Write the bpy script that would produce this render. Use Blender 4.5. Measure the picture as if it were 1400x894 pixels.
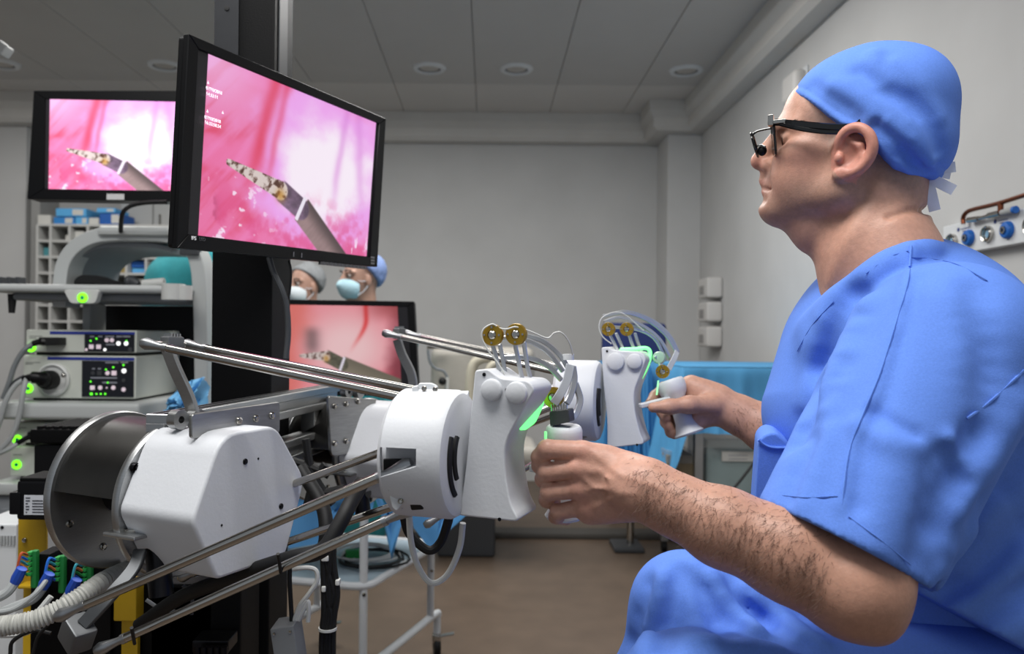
import bpy, bmesh, math, random
import numpy as np
from mathutils import Vector, Matrix
random.seed(7); rng = np.random.default_rng(7)
for o in list(bpy.data.objects): bpy.data.objects.remove(o)
SC = bpy.context.scene
COL = SC.collection
R = math.radians
# ------------------------------------------------------------------ camera
H = 1.15; FPX = 1089.0; VX, VY = 668.0, 457.0; ROLL = R(0.55)
cam_d = bpy.data.cameras.new('camera'); cam = bpy.data.objects.new('camera', cam_d); COL.objects.link(cam)
cam_d.sensor_width = 36.0; cam_d.lens = 36.0*FPX/1400.0
cam_d.shift_x = (700-VX)/1400.0; cam_d.shift_y = (VY-447)/1400.0
cam.matrix_world = Matrix.Translation((0, 0, H)) @ Matrix.Rotation(R(90), 4, 'X') @ Matrix.Rotation(ROLL, 4, 'Z')
cam_d.dof.use_dof = True; cam_d.dof.focus_distance = 1.05; cam_d.dof.aperture_fstop = 5.6
cam_d.clip_start = 0.02
SC.camera = cam
# ------------------------------------------------------------------ world, lights, exposure
SC.view_settings.view_transform = 'Standard'; SC.view_settings.look = 'None'
SC.view_settings.gamma = 1.0; SC.view_settings.use_curve_mapping = False
SC.view_settings.exposure = 0.0
W = bpy.data.worlds.new('room_ambient'); SC.world = W; W.use_nodes = True
W.node_tree.nodes['Background'].inputs[0].default_value = (0.82, 0.90, 1.0, 1)
W.node_tree.nodes['Background'].inputs[1].default_value = 0.34
def area(name, loc, target, sx, sy, power, col=(1, 1, 1)):
    l = bpy.data.lights.new(name, 'AREA'); l.shape = 'RECTANGLE'; l.size = sx; l.size_y = sy; l.energy = power; l.color = col
    o = bpy.data.objects.new(name, l); COL.objects.link(o); o.location = loc
    o.rotation_euler = (Vector(target)-Vector(loc)).to_track_quat('-Z', 'Y').to_euler()
    return o
# ceiling luminaires over the front half of the room (the camera looks from under them), plus an added rear-left fill
area('ceiling_light_front', (-0.15, 0.45, 2.80), (0.0, 0.75, 0), 1.2, 0.6, 46, (1.0, 0.99, 0.97))
area('ceiling_light_left', (-1.3, 1.2, 2.80), (-1.3, 1.4, 0), 1.2, 0.6, 22, (1.0, 0.99, 0.97))
area('fill_light_rear_left', (-2.7, 4.3, 2.80), (-2.7, 4.3, 0), 1.2, 0.6, 30, (1.0, 0.985, 0.96))  # fill lamp added to brighten the left rear wall, no fixture there
area('ceiling_light_back', (-0.2, 3.6, 2.80), (-0.2, 3.6, 0), 1.8, 1.2, 66, (1.0, 0.985, 0.96))
# ------------------------------------------------------------------ pixel helpers (1400 x 894 frame)
CAM = Vector((0, 0, H))
def P(x, y, d):
    dx, dy = x-VX, y-VY; c, s = math.cos(ROLL), math.sin(ROLL)
    u = dx*c+dy*s; v = -dx*s+dy*c
    return Vector((u/FPX*d, d, H-v/FPX*d))
def onp(x, y, Q, n):
    r = P(x, y, 1.0)-CAM; n = Vector(n)
    return CAM+r*((Vector(Q)-CAM).dot(n)/r.dot(n))
def V(*a): return Vector(a)
# ------------------------------------------------------------------ materials
MATS = {}
def lin(c):
    if isinstance(c, str):
        c = c.lstrip('#'); c = [int(c[i:i+2], 16)/255 for i in (0, 2, 4)]
        return tuple(x/12.92 if x <= .04045 else ((x+.055)/1.055)**2.4 for x in c)
    return tuple(c)
def mat(name, col, rough=.5, metal=0., noise=0., scale=25., bump=0., bscale=None, emit=None, es=0., trans=0., alpha=1., attr=None,
        spec=.5, sss=0., aniso=None, coat=0., stretch=None, ior=1.45):
    if name in MATS: return MATS[name]
    m = bpy.data.materials.new(name); m.use_nodes = True; nt = m.node_tree; b = nt.nodes['Principled BSDF']
    c = lin(col); I = b.inputs
    I['Base Color'].default_value = (*c, 1); I['Roughness'].default_value = rough; I['Metallic'].default_value = metal
    I['Specular IOR Level'].default_value = spec; I['Transmission Weight'].default_value = trans; I['Alpha'].default_value = alpha
    I['Coat Weight'].default_value = coat; I['IOR'].default_value = ior
    if sss: I['Subsurface Weight'].default_value = sss; I['Subsurface Radius'].default_value = (.012, .004, .002); I['Subsurface Scale'].default_value = 1.0
    tc = nt.nodes.new('ShaderNodeTexCoord'); vec = tc.outputs['Object']
    if stretch:
        mp = nt.nodes.new('ShaderNodeMapping'); mp.inputs['Scale'].default_value = stretch
        nt.links.new(vec, mp.inputs['Vector']); vec = mp.outputs['Vector']
    src = None
    if attr:
        a = nt.nodes.new('ShaderNodeAttribute'); a.attribute_name = attr; src = a.outputs['Color']
    if noise:
        n = nt.nodes.new('ShaderNodeTexNoise'); n.inputs['Scale'].default_value = scale; n.inputs['Detail'].default_value = 5
        nt.links.new(vec, n.inputs['Vector'])
        mx = nt.nodes.new('ShaderNodeMix'); mx.data_type = 'RGBA'; mx.blend_type = 'MULTIPLY'; mx.inputs['Factor'].default_value = 1.0
        rp = nt.nodes.new('ShaderNodeValToRGB'); e = rp.color_ramp.elements
        e[0].position = .3; e[1].position = .7
        lo, hi = 1-noise, 1+noise*.5
        e[0].color = (lo, lo, lo, 1); e[1].color = (hi, hi, hi, 1)
        nt.links.new(n.outputs['Fac'], rp.inputs['Fac']); nt.links.new(rp.outputs['Color'], mx.inputs[7])
        if src: nt.links.new(src, mx.inputs[6])
        else: mx.inputs[6].default_value = (*c, 1)
        src = mx.outputs[2]
    if src: nt.links.new(src, I['Base Color'])
    if bump:
        n2 = nt.nodes.new('ShaderNodeTexNoise'); n2.inputs['Scale'].default_value = bscale or scale*3; n2.inputs['Detail'].default_value = 4
        nt.links.new(vec, n2.inputs['Vector'])
        bp = nt.nodes.new('ShaderNodeBump'); bp.inputs['Strength'].default_value = bump; bp.inputs['Distance'].default_value = .004
        nt.links.new(n2.outputs['Fac'], bp.inputs['Height']); nt.links.new(bp.outputs['Normal'], I['Normal'])
    if emit is not None:
        if emit == 'attr': nt.links.new(src, I['Emission Color'])
        else: I['Emission Color'].default_value = (*lin(emit), 1)
        I['Emission Strength'].default_value = es
    MATS[name] = m; return m
# ------------------------------------------------------------------ objects
def tag(o, label=None, cat=None, group=None, kind=None):
    if label: o['label'] = label
    if cat: o['category'] = cat
    if group: o['group'] = group
    if kind: o['kind'] = kind
    return o
def thing(name, loc, label, cat, group=None, kind=None):
    o = bpy.data.objects.new(name, None); o.empty_display_size = .05; o.location = loc; COL.objects.link(o)
    return tag(o, label, cat, group, kind)
def link(name, me, m=None, parent=None, smooth=35, **k):
    if m is not None and not me.materials: me.materials.append(m)
    o = bpy.data.objects.new(name, me); COL.objects.link(o)
    if smooth and len(me.polygons):
        me.polygons.foreach_set('use_smooth', [True]*len(me.polygons))
        if smooth < 180: me.set_sharp_from_angle(angle=R(smooth))
    if parent is not None:
        o.parent = parent
        if parent.type == 'EMPTY': o.matrix_parent_inverse = Matrix.Translation(-parent.location)
    return tag(o, **k)
def frame(axis, up=(0, 0, 1)):
    w = Vector(axis).normalized(); up = Vector(up)
    if abs(w.dot(up)) > .98: up = Vector((0, 1, 0))
    u = up.cross(w).normalized(); v = w.cross(u)
    return u, v, w
def cr(pts, n=8, closed=False):
    pts = [Vector(p) for p in pts]; out = []; N = len(pts)
    rngi = range(N if closed else N-1)
    for i in rngi:
        p1, p2 = pts[i], pts[(i+1) % N]
        p0 = pts[(i-1) % N] if (closed or i > 0) else p1*2-p2
        p3 = pts[(i+2) % N] if (closed or i+2 < N) else p2*2-p1
        for j in range(n):
            t = j/n
            out.append(.5*((2*p1)+(p2-p0)*t+(2*p0-5*p1+4*p2-p3)*t*t+(3*p1-p0-3*p2+p3)*t**3))
    if not closed: out.append(pts[-1])
    return out
def round_poly(pts, r, seg=4):
    """round the corners of a planar 3D polygon"""
    N = len(pts); out = []
    for i in range(N):
        a, b, c = Vector(pts[i-1]), Vector(pts[i]), Vector(pts[(i+1) % N])
        rr = r[i] if isinstance(r, (list, tuple)) else r
        if rr <= 0: out.append(b); continue
        la, lc = (a-b).length, (c-b).length
        k = min(rr, la*.48, lc*.48)
        p, q = b+(a-b)*(k/la), b+(c-b)*(k/lc)
        for j in range(seg+1):
            t = j/seg; out.append(p*(1-t)**2+b*2*t*(1-t)+q*t*t)
    return out
class MB:
    def __init__(s): s.v = []; s.f = []
    def add(s, vs, fs):
        o = len(s.v); s.v += [tuple(v) for v in vs]; s.f += [tuple(i+o for i in f) for f in fs]; return s
    def box(s, c, size, M=None):
        hx, hy, hz = [x/2 for x in size]; c = Vector(c)
        vs = [Vector((x, y, z)) for x in (-hx, hx) for y in (-hy, hy) for z in (-hz, hz)]
        if M is not None: vs = [M @ v for v in vs]
        return s.add([v+c for v in vs], [(0, 1, 3, 2), (4, 6, 7, 5), (0, 4, 5, 1), (2, 3, 7, 6), (0, 2, 6, 4), (1, 5, 7, 3)])
    def bb(s, x0, x1, y0, y1, z0, z1): return s.box(((x0+x1)/2, (y0+y1)/2, (z0+z1)/2), (abs(x1-x0), abs(y1-y0), abs(z1-z0)))
    def obox(s, c, axes, size):
        """box on an own set of axes"""
        M = Matrix([Vector(a).normalized() for a in axes]).transposed()
        return s.box(c, size, M)
    def bar(s, a, b, w, t, up=(0, 0, 1)):
        a, b = Vector(a), Vector(b); u, v, ww = frame(b-a, up)
        M = Matrix((u, v, ww)).transposed()
        return s.box((a+b)/2, (w, t, (b-a).length), M)
    def tube(s, pts, r, n=8, closed=False, caps=True):
        pts = [Vector(p) for p in pts]; N = len(pts); vs = []; fs = []
        rr = r if isinstance(r, (list, tuple)) else [r]*N
        tang = []
        for i in range(N):
            a = pts[i-1] if (i > 0 or closed) else pts[i]; b = pts[(i+1) % N] if (i < N-1 or closed) else pts[i]
            t = (b-a); tang.append(t.normalized() if t.length > 1e-9 else Vector((0, 0, 1)))
        u, v, _ = frame(tang[0])
        for i in range(N):
            if i:
                q = tang[i-1].rotation_difference(tang[i]); u = q @ u
            w = tang[i]; u = (u-w*u.dot(w)).normalized(); v = w.cross(u)
            for k in range(n):
                a = 2*math.pi*k/n; vs.append(pts[i]+(u*math.cos(a)+v*math.sin(a))*rr[i])
        for i in range(N if closed else N-1):
            j = (i+1) % N
            for k in range(n):
                k2 = (k+1) % n; fs.append((i*n+k, i*n+k2, j*n+k2, j*n+k))
        if caps and not closed: fs.append(tuple(reversed(range(n)))); fs.append(tuple((N-1)*n+k for k in range(n)))
        return s.add(vs, fs)
    def cyl(s, a, b, r, r2=None, n=20): return s.tube([a, b], [r, r if r2 is None else r2], n)
    def lathe(s, prof, p0, axis, n=32, a0=0., a1=2*math.pi):
        u, v, w = frame(axis); p0 = Vector(p0); full = a1-a0 > 6.28; vs = []; fs = []; m = len(prof); nn = n if full else n+1
        for k in range(nn):
            a = a0+(a1-a0)*k/n
            for (r, h) in prof: vs.append(p0+w*h+(u*math.cos(a)+v*math.sin(a))*r)
        for k in range(n):
            k2 = (k+1) % nn
            for j in range(m-1): fs.append((k*m+j, k2*m+j, k2*m+j+1, k*m+j+1))
        if full:
            if prof[0][0] > 1e-6: fs.append(tuple(k*m for k in reversed(range(n))))
            if prof[-1][0] > 1e-6: fs.append(tuple(k*m+m-1 for k in range(n)))
        return s.add(vs, fs)
    def prism(s, pts, vec):
        pts = [Vector(p) for p in pts]; vec = Vector(vec); n = len(pts)
        return s.add(pts+[p+vec for p in pts], [tuple(reversed(range(n))), tuple(range(n, 2*n))]+[(i, (i+1) % n, n+(i+1) % n, n+i) for i in range(n)])
    def sph(s, c, r, n=12):
        c = Vector(c); rx, ry, rz = (r, r, r) if not isinstance(r, (tuple, list)) else r; vs = []; fs = []; m = n
        for i in range(n+1):
            th = math.pi*i/n
            for k in range(2*m):
                ph = math.pi*k/m; vs.append(c+Vector((rx*math.sin(th)*math.cos(ph), ry*math.sin(th)*math.sin(ph), rz*math.cos(th))))
        for i in range(n):
            for k in range(2*m):
                k2 = (k+1) % (2*m); fs.append((i*2*m+k, (i+1)*2*m+k, (i+1)*2*m+k2, i*2*m+k2))
        return s.add(vs, fs)
    def sheet(s, grid, th=0.):
        """grid[i][j] of points"""
        a, b = len(grid), len(grid[0]); vs = [p for row in grid for p in row]
        fs = [(i*b+j, i*b+j+1, (i+1)*b+j+1, (i+1)*b+j) for i in range(a-1) for j in range(b-1)]
        return s.add(vs, fs)
    def mesh(s, name, bevel=0., seg=2, ang=40, solid=0.):
        me = bpy.data.meshes.new(name); me.from_pydata(s.v, [], s.f); me.update()
        bm = bmesh.new(); bm.from_mesh(me)
        bmesh.ops.remove_doubles(bm, verts=bm.verts, dist=1e-6)
        if solid: bmesh.ops.solidify(bm, geom=bm.faces[:], thickness=solid)
        bmesh.ops.recalc_face_normals(bm, faces=bm.faces)
        if bevel:
            es = [e for e in bm.edges if len(e.link_faces) == 2 and e.calc_face_angle(0) > R(ang)]
            bmesh.ops.bevel(bm, geom=es, offset=bevel, segments=seg, profile=.5, affect='EDGES', clamp_overlap=True)
        bm.to_mesh(me); bm.free(); return me
    def build(s, name, m, parent=None, bevel=0., seg=2, smooth=35, solid=0., **k):
        o = link(name, s.mesh(name, bevel, seg, solid=solid), m, parent, smooth, **k)
        if bevel and seg >= 2:
            wn = o.modifiers.new('even_normals', 'WEIGHTED_NORMAL'); wn.keep_sharp = True
        return o
def box(name, m, parent, c, size, bevel=.0, M=None, **k): return MB().box(c, size, M).build(name, m, parent, bevel=bevel, **k)
def bbx(name, m, parent, x0, x1, y0, y1, z0, z1, bevel=0., **k): return MB().bb(x0, x1, y0, y1, z0, z1).build(name, m, parent, bevel=bevel, **k)
def copy_tree(o, parent=None):
    c = o.copy(); COL.objects.link(c)
    if parent is not None: c.parent = parent; c.matrix_parent_inverse = o.matrix_parent_inverse.copy()
    for ch in list(o.children): copy_tree(ch, c)
    return c
def text(name, s, m, parent, origin, right, up, height, depth=.0004):
    """raised lettering as a mesh; origin = lower left"""
    cu = bpy.data.curves.new(name, 'FONT'); cu.body = s; cu.size = 1.0; cu.extrude = .01
    tmp = bpy.data.objects.new(name, cu); COL.objects.link(tmp)
    dg = bpy.context.evaluated_depsgraph_get(); me = bpy.data.meshes.new_from_object(tmp.evaluated_get(dg))
    bpy.data.objects.remove(tmp)
    r, u = Vector(right).normalized(), Vector(up).normalized(); nn = r.cross(u); o0 = Vector(origin)
    for v in me.vertices:
        q = v.co.copy(); v.co = o0+r*(q.x*height)+u*(q.y*height)+nn*(q.z*depth/.01)
    me.materials.clear()
    return link(name, me, m, parent, smooth=0)
# ------------------------------------------------------------------ signed distance modelling
class SDF:
    def __init__(s, lo, hi, h):
        s.lo = np.array(lo, float); s.h = h; s.n = np.maximum(((np.array(hi)-s.lo)/h).astype(int)+1, 2)
        s.F = np.full(tuple(s.n), .06, np.float32)
        s.ax = [(s.lo[i]+h*np.arange(s.n[i])).astype(np.float32) for i in range(3)]
    def sub(s, lo, hi):
        sl = []
        for i in range(3):
            a = int(max(0, math.floor((lo[i]-s.lo[i])/s.h))); b = int(min(s.n[i], math.ceil((hi[i]-s.lo[i])/s.h)+1)); 
            if b <= a: return None
            sl.append(slice(a, b))
        X = s.ax[0][sl[0]][:, None, None]; Y = s.ax[1][sl[1]][None, :, None]; Z = s.ax[2][sl[2]][None, None, :]
        return tuple(sl), X, Y, Z
    def put(s, fn, lo, hi, k=.01, mode='u'):
        m = k+.006
        r = s.sub([a-m for a in lo], [a+m for a in hi])
        if r is None: return s
        sl, X, Y, Z = r; d = fn(X, Y, Z); F = s.F[sl]
        if mode == 'u':
            hh = np.maximum(k-np.abs(F-d), 0)/k; s.F[sl] = np.minimum(F, d)-hh*hh*k*.25
        elif mode == 's':
            d = -d; hh = np.maximum(k-np.abs(F-d), 0)/k; s.F[sl] = np.maximum(F, d)+hh*hh*k*.25
        elif mode == 'd': s.F[sl] = F-d
        elif mode == 'i': s.F[sl] = np.maximum(F, d)
        return s
    @staticmethod
    def dcone(a, b, ra, rb):
        a = np.array(a, np.float32); b = np.array(b, np.float32); ba = b-a; L = float(ba @ ba)+1e-12
        def fn(X, Y, Z):
            x, y, z = X-a[0], Y-a[1], Z-a[2]
            t = np.clip((x*ba[0]+y*ba[1]+z*ba[2])/L, 0, 1)
            return np.sqrt((x-t*ba[0])**2+(y-t*ba[1])**2+(z-t*ba[2])**2)-(ra+(rb-ra)*t)
        return fn
    def cone(s, a, b, ra, rb=None, k=.01, mode='u'):
        rb = ra if rb is None else rb; m = max(ra, rb)
        return s.put(s.dcone(a, b, ra, rb), [min(a[i], b[i])-m for i in range(3)], [max(a[i], b[i])+m for i in range(3)], k, mode)
    def chain(s, pts, rs, k=.008, mode='u'):
        for i in range(len(pts)-1): s.cone(pts[i], pts[i+1], rs[i], rs[i+1], k, mode)
        return s
    def ell(s, c, r, axes=((1, 0, 0), (0, 1, 0), (0, 0, 1)), k=.01, mode='u'):
        c = np.array(c, np.float32); A = np.array([tuple(a) for a in axes], np.float32); r = np.array(r, np.float32); m = float(r.max())
        def fn(X, Y, Z):
            x, y, z = X-c[0], Y-c[1], Z-c[2]
            q = [(x*A[i][0]+y*A[i][1]+z*A[i][2]) for i in range(3)]
            k0 = np.sqrt(sum((q[i]/r[i])**2 for i in range(3))); k1 = np.sqrt(sum((q[i]/r[i]**2)**2 for i in range(3)))+1e-9
            return k0*(k0-1)/k1
        return s.put(fn, c-m, c+m, k, mode)
    def fold(s, pts, amp, w):
        """raise (amp>0) or press in a soft ridge along a polyline"""
        pts = [np.array(p, np.float32) for p in pts]; lo = np.min(pts, 0)-2.5*w; hi = np.max(pts, 0)+2.5*w
        r = s.sub(lo, hi)
        if r is None: return s
        sl, X, Y, Z = r; D = None
        for i in range(len(pts)-1):
            d = s.dcone(pts[i], pts[i+1], 0, 0)(X, Y, Z); D = d if D is None else np.minimum(D, d)
        s.F[sl] -= amp*np.exp(-(D/w)**2)
        return s
    def cut(s, p, n, lo=None, hi=None):
        n = np.array(Vector(n).normalized(), np.float32); p = np.array(p, np.float32)
        lo = s.lo if lo is None else lo; hi = s.lo+s.h*s.n if hi is None else hi
        return s.put(lambda X, Y, Z: (X-p[0])*n[0]+(Y-p[1])*n[1]+(Z-p[2])*n[2], lo, hi, .0, 'i')
    def hit(s, x, y, d0, d1):
        """first surface point along a line of sight"""
        d = d0
        while d < d1:
            p = P(x, y, d); i = [int(round((p[j]-s.lo[j])/s.h)) for j in range(3)]
            if all(0 <= i[j] < s.n[j] for j in range(3)) and s.F[tuple(i)] < 0: return p
            d += s.h*.5
        return None
    def nets(s):
        f = s.F; S = f < 0
        f[0], f[-1], f[:, 0], f[:, -1], f[:, :, 0], f[:, :, -1] = (.01,)*6
        S = f < 0
        c = np.zeros(tuple(n-1 for n in f.shape), np.uint8)
        offs = [(i, j, k) for i in (0, 1) for j in (0, 1) for k in (0, 1)]
        for i, j, k in offs: c += S[i:f.shape[0]-1+i, j:f.shape[1]-1+j, k:f.shape[2]-1+k]
        mx = (c > 0) & (c < 8); idx = np.argwhere(mx)
        acc = np.zeros((len(idx), 3), np.float32); cnt = np.zeros(len(idx), np.float32)
        for a in offs:
            for ax in range(3):
                if a[ax]: continue
                b = list(a); b[ax] = 1
                f0 = f[idx[:, 0]+a[0], idx[:, 1]+a[1], idx[:, 2]+a[2]]; f1 = f[idx[:, 0]+b[0], idx[:, 1]+b[1], idx[:, 2]+b[2]]
                cr_ = (f0 < 0) != (f1 < 0); t = np.where(cr_, f0/np.where(cr_, f0-f1, 1), 0)
                p = np.tile(np.array(a, np.float32), (len(idx), 1)); p[:, ax] += t
                acc += p*cr_[:, None]; cnt += cr_
        verts = (idx+acc/np.maximum(cnt, 1)[:, None])*s.h+s.lo
        vid = np.full(mx.shape, -1, np.int32); vid[mx] = np.arange(len(idx), dtype=np.int32)
        faces = []
        for ax in range(3):
            o1, o2 = [(1, 2), (2, 0), (0, 1)][ax]
            a = [slice(1, -1)]*3; a[ax] = slice(0, -1); b = list(a); b[ax] = slice(1, None)
            s0, s1 = S[tuple(a)], S[tuple(b)]
            e = np.argwhere(s0 != s1); 
            if not len(e): continue
            up = s0[e[:, 0], e[:, 1], e[:, 2]]
            e = e+np.array([0 if i == ax else 1 for i in range(3)])
            def g(d1, d2):
                q = e.copy(); q[:, o1] -= d1; q[:, o2] -= d2; return vid[q[:, 0], q[:, 1], q[:, 2]]
            quad = np.stack([g(1, 1), g(0, 1), g(0, 0), g(1, 0)], 1)
            quad[~up] = quad[~up][:, ::-1]; faces.append(quad)
        fc = np.concatenate(faces); fc = fc[(fc >= 0).all(1)]
        return verts, fc
def np_mesh(name, verts, faces, smooth_it=0, lam=.5):
    if smooth_it:
        e = np.concatenate([faces[:, [0, 1]], faces[:, [1, 2]], faces[:, [2, 3]], faces[:, [3, 0]]])
        deg = np.bincount(e[:, 0], minlength=len(verts))+np.bincount(e[:, 1], minlength=len(verts)); deg = np.maximum(deg, 1)
        for it in range(smooth_it):
            for l in (lam, -lam*1.04):
                nb = np.stack([np.bincount(e[:, 0], verts[e[:, 1], k], len(verts))+np.bincount(e[:, 1], verts[e[:, 0], k], len(verts)) for k in range(3)], 1)/deg[:, None]
                verts = verts+l*(nb-verts)
    me = bpy.data.meshes.new(name)
    me.vertices.add(len(verts)); me.vertices.foreach_set('co', verts.astype(np.float32).ravel())
    me.loops.add(faces.size); me.loops.foreach_set('vertex_index', faces.astype(np.int32).ravel())
    me.polygons.add(len(faces)); me.polygons.foreach_set('loop_start', np.arange(0, faces.size, 4, dtype=np.int32))
    me.update(calc_edges=True); me.validate(); return me
def vcol(me, cols, name='tint'):
    a = me.color_attributes.new(name, 'FLOAT_COLOR', 'POINT')
    c = np.ones((len(me.vertices), 4), np.float32); c[:, :3] = cols; a.data.foreach_set('color', c.ravel())
def coords(me):
    c = np.zeros(len(me.vertices)*3, np.float32); me.vertices.foreach_get('co', c); return c.reshape(-1, 3)
# ------------------------------------------------------------------ shared materials
M_wall = mat('painted_wall', '#c2c2c1', .75, noise=.05, scale=3, bump=.05, bscale=140)
M_crown = mat('cornice_paint', '#cbc9c5', .7, noise=.04, scale=4)
M_ceil = mat('ceiling_panel_metal', '#bfbdba', .62, noise=.05, scale=2)
M_ceil2 = mat('ceiling_border_panel', '#cfccc8', .6, noise=.05, scale=2)
M_seam = mat('ceiling_void', '#6a6866', .9)
M_floor = mat('vinyl_floor', '#66574a', .48, noise=.14, scale=7, bump=.08, bscale=300)
M_white = mat('white_printed_plastic', '#d3d5d9', .5, noise=.02, scale=30, bump=.06, bscale=220)
M_whitem = mat('white_enamel', '#d9dcde', .35)
M_black = mat('black_plastic', '#08080a', .42, spec=.28)
M_blackm = mat('black_powder_coat', '#050506', .55, noise=.1, scale=60, bump=.1, bscale=400, spec=.18)
M_rubber = mat('black_rubber', '#0b0b0c', .6)
M_steel = mat('polished_steel', '#b9b6b0', .17, metal=1.)
M_satin = mat('satin_aluminium', '#b2b3b3', .36, metal=1., noise=.06, scale=40, stretch=(1, 1, 14))
M_plate = mat('brushed_plate', '#9c9c9a', .38, metal=1., noise=.12, scale=30, stretch=(1, 1, 9))
M_dark = mat('dark_steel', '#2c2c2f', .36, metal=1., noise=.1, scale=25)
M_grey = mat('grey_plastic', '#9b9d9e', .5)
M_lgrey = mat('light_grey_plastic', '#c8c9c6', .45, noise=.03)
M_dgrey = mat('dark_grey_plastic', '#3b3d40', .5)
M_brass = mat('brass', '#b08d33', .32, metal=.75)
M_cable = mat('grey_cable', '#a3a6a6', .5)
M_cablew = mat('white_cable', '#cfd0cc', .45)
M_scrub = mat('blue_scrub_cotton', '#648be0', .85, noise=.07, scale=420, bump=.12, bscale=700, spec=.2)
M_drape = mat('blue_drape', '#4f98c9', .75, noise=.06, scale=12, bump=.1, bscale=120)
M_drape2 = mat('pale_blue_drape', '#6fb0dd', .7, noise=.06, scale=12, bump=.1, bscale=120)
M_teal = mat('teal_scrub_cotton', '#2f8f97', .85, noise=.08, scale=60, bump=.1)
M_green = mat('green_status_light', '#6dff20', .4, emit='#7dff22', es=1.6)
M_glass = mat('dark_glass', '#101012', .12)
# ================================================================== the room
YB = 6.27; XR = 1.566; ZC = 2.85; XL = -4.6; YF = -2.2; PY = 5.90; PX = 1.315
bbx('floor', M_floor, None, XL, XR, YF, YB+.1, -.05, 0, kind='structure')
bbx('wall_back', M_wall, None, XL, XR+.1, YB, YB+.12, 0, ZC+.1, kind='structure')
bbx('wall_right', M_wall, None, XR, XR+.12, YF, YB, 0, ZC+.1, kind='structure')
bbx('wall_left', M_wall, None, XL-.12, XL, YF, YB, 0, ZC+.1, kind='structure')
bbx('wall_pier_right', M_wall, None, PX, XR, PY, YB, 0, ZC, kind='structure', bevel=.006)
xa, xb = P(-120, 300, 5.84).x, P(35, 300, 5.84).x
bbx('wall_pier_left', M_wall, None, xa, xb, 5.84, YB, 0, ZC, kind='structure', bevel=.006)
# ceiling: a void with long metal panels hung below it, a paler border strip at the back
ceil = bbx('ceiling', M_seam, None, XL, XR, 0.0, YB, ZC+.02, ZC+.09, kind='structure')
pw = .556; x0 = -.104-pw*8
pm = MB().bb(0, pw-.0035, 1.75, 5.405, ZC, ZC+.018).mesh('ceiling_panel', bevel=.003, seg=1); pm.materials.append(M_ceil)
pm2 = MB().bb(0, pw-.0035, 5.413, YB, ZC, ZC+.018).mesh('border_panel', bevel=.003, seg=1); pm2.materials.append(M_ceil2)
k = 0
x = x0
while x < XR-.02:
    for nm, me in (('ceiling_panel', pm), ('border_panel', pm2)):
        if x+pw > XR:
            w_ = XR-x; y0, y1 = (1.75, 5.405) if nm == 'ceiling_panel' else (5.413, YB)
            bbx(nm, M_ceil if nm == 'ceiling_panel' else M_ceil2, ceil, x, x+w_, y0, y1, ZC, ZC+.018, bevel=.003); continue
        o = bpy.data.objects.new(nm, me); COL.objects.link(o); o.parent = ceil; o.location = (x, 0, 0)
    x += pw
# crown box along left pier, back wall, right pier and right wall
prof = [(0, 0), (.17, 0), (.17, -.075), (.135, -.115), (.135, -.175), (.105, -.205), (0, -.205)]
def crown(name, path):
    m = MB(); n = len(prof); rings = []
    for i, (x, y) in enumerate(path):
        dirs = []
        if i > 0: dirs.append((Vector(path[i])-Vector(path[i-1])).normalized())
        if i < len(path)-1: dirs.append((Vector(path[i+1])-Vector(path[i])).normalized())
        nr = [Vector((d.y, -d.x)) for d in dirs]
        b = sum(nr, Vector((0, 0))); b = b/max(b.length_squared, 1e-9)*len(nr) if len(nr) == 2 else b
        if len(nr) == 2: b = (nr[0]+nr[1])/(1+nr[0].dot(nr[1]))
        rings.append([Vector((x+b.x*o, y+b.y*o, ZC+z)) for o, z in prof])
    vs = [v for r in rings for v in r]; fs = []
    for i in range(len(rings)-1):
        for j in range(n): fs.append((i*n+j, i*n+(j+1) % n, (i+1)*n+(j+1) % n, (i+1)*n+j))
    fs += [tuple(range(n)), tuple((len(rings)-1)*n+j for j in range(n))]
    m.add(vs, fs).build(name, M_crown, None, kind='structure', smooth=20)
crown('trim_1', [(xa, 5.84), (xb, 5.84), (xb, YB), (PX, YB), (PX, PY), (XR, PY), (XR, YF)])
# recessed downlights, unlit
dl0 = None
M_dl = mat('frosted_downlight_glass', '#b9b4ad', .4)
for i, (px, py, lab) in enumerate([(587, 93, 'unlit round ceiling downlight above the right edge of the large screen'),
                        (706, 95, 'unlit round ceiling downlight, middle one over the bare back wall'),
                        (938, 101, 'unlit round ceiling downlight closest to the right hand wall'),
                        (225, 92, 'unlit round ceiling downlight just above the left wall monitor'),
                        (3, 90, 'unlit round ceiling downlight at the far left edge')]):
    c = P(px, py, 5.09); c.z = ZC
    if dl0 is None:
        t = thing('ceiling_downlight', c, lab, 'downlight', 'round ceiling downlights'); dl0 = t
        MB().lathe([(.072, -.004), (.078, -.016), (.098, -.014), (.108, -.004), (.108, 0), (.072, 0)], c, (0, 0, 1), 36).build('trim_ring', M_whitem, t)
        MB().lathe([(.001, -.010), (.05, -.009), (.066, -.004), (.066, .0)], c, (0, 0, 1), 36).build('diffuser', M_dl, t)
        MB().lathe([(.065, -.0052), (.0735, -.0056), (.0735, -.001), (.065, -.001), (.065, -.0052)], c, (0, 0, 1), 36).build('shadow_gap', M_dgrey, t)
    else:
        t = copy_tree(dl0); t.location = c; t['label'] = lab
# bit of a ceiling-hung lamp bracket at the far left
c = P(2, 66, 3.4)
t = thing('lamp_bracket', c, 'grey metal lamp bracket poking in at the top left corner', 'bracket')
MB().obox(c, ((.8, 0, -.6), (0, 1, 0), (.6, 0, .8)), (.07, .06, .05)).build('housing', M_grey, t, bevel=.008)
MB().cyl(c+V(-.02, 0, .01), V(c.x-.12, c.y, ZC), .012).build('arm', M_grey, t)
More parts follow.
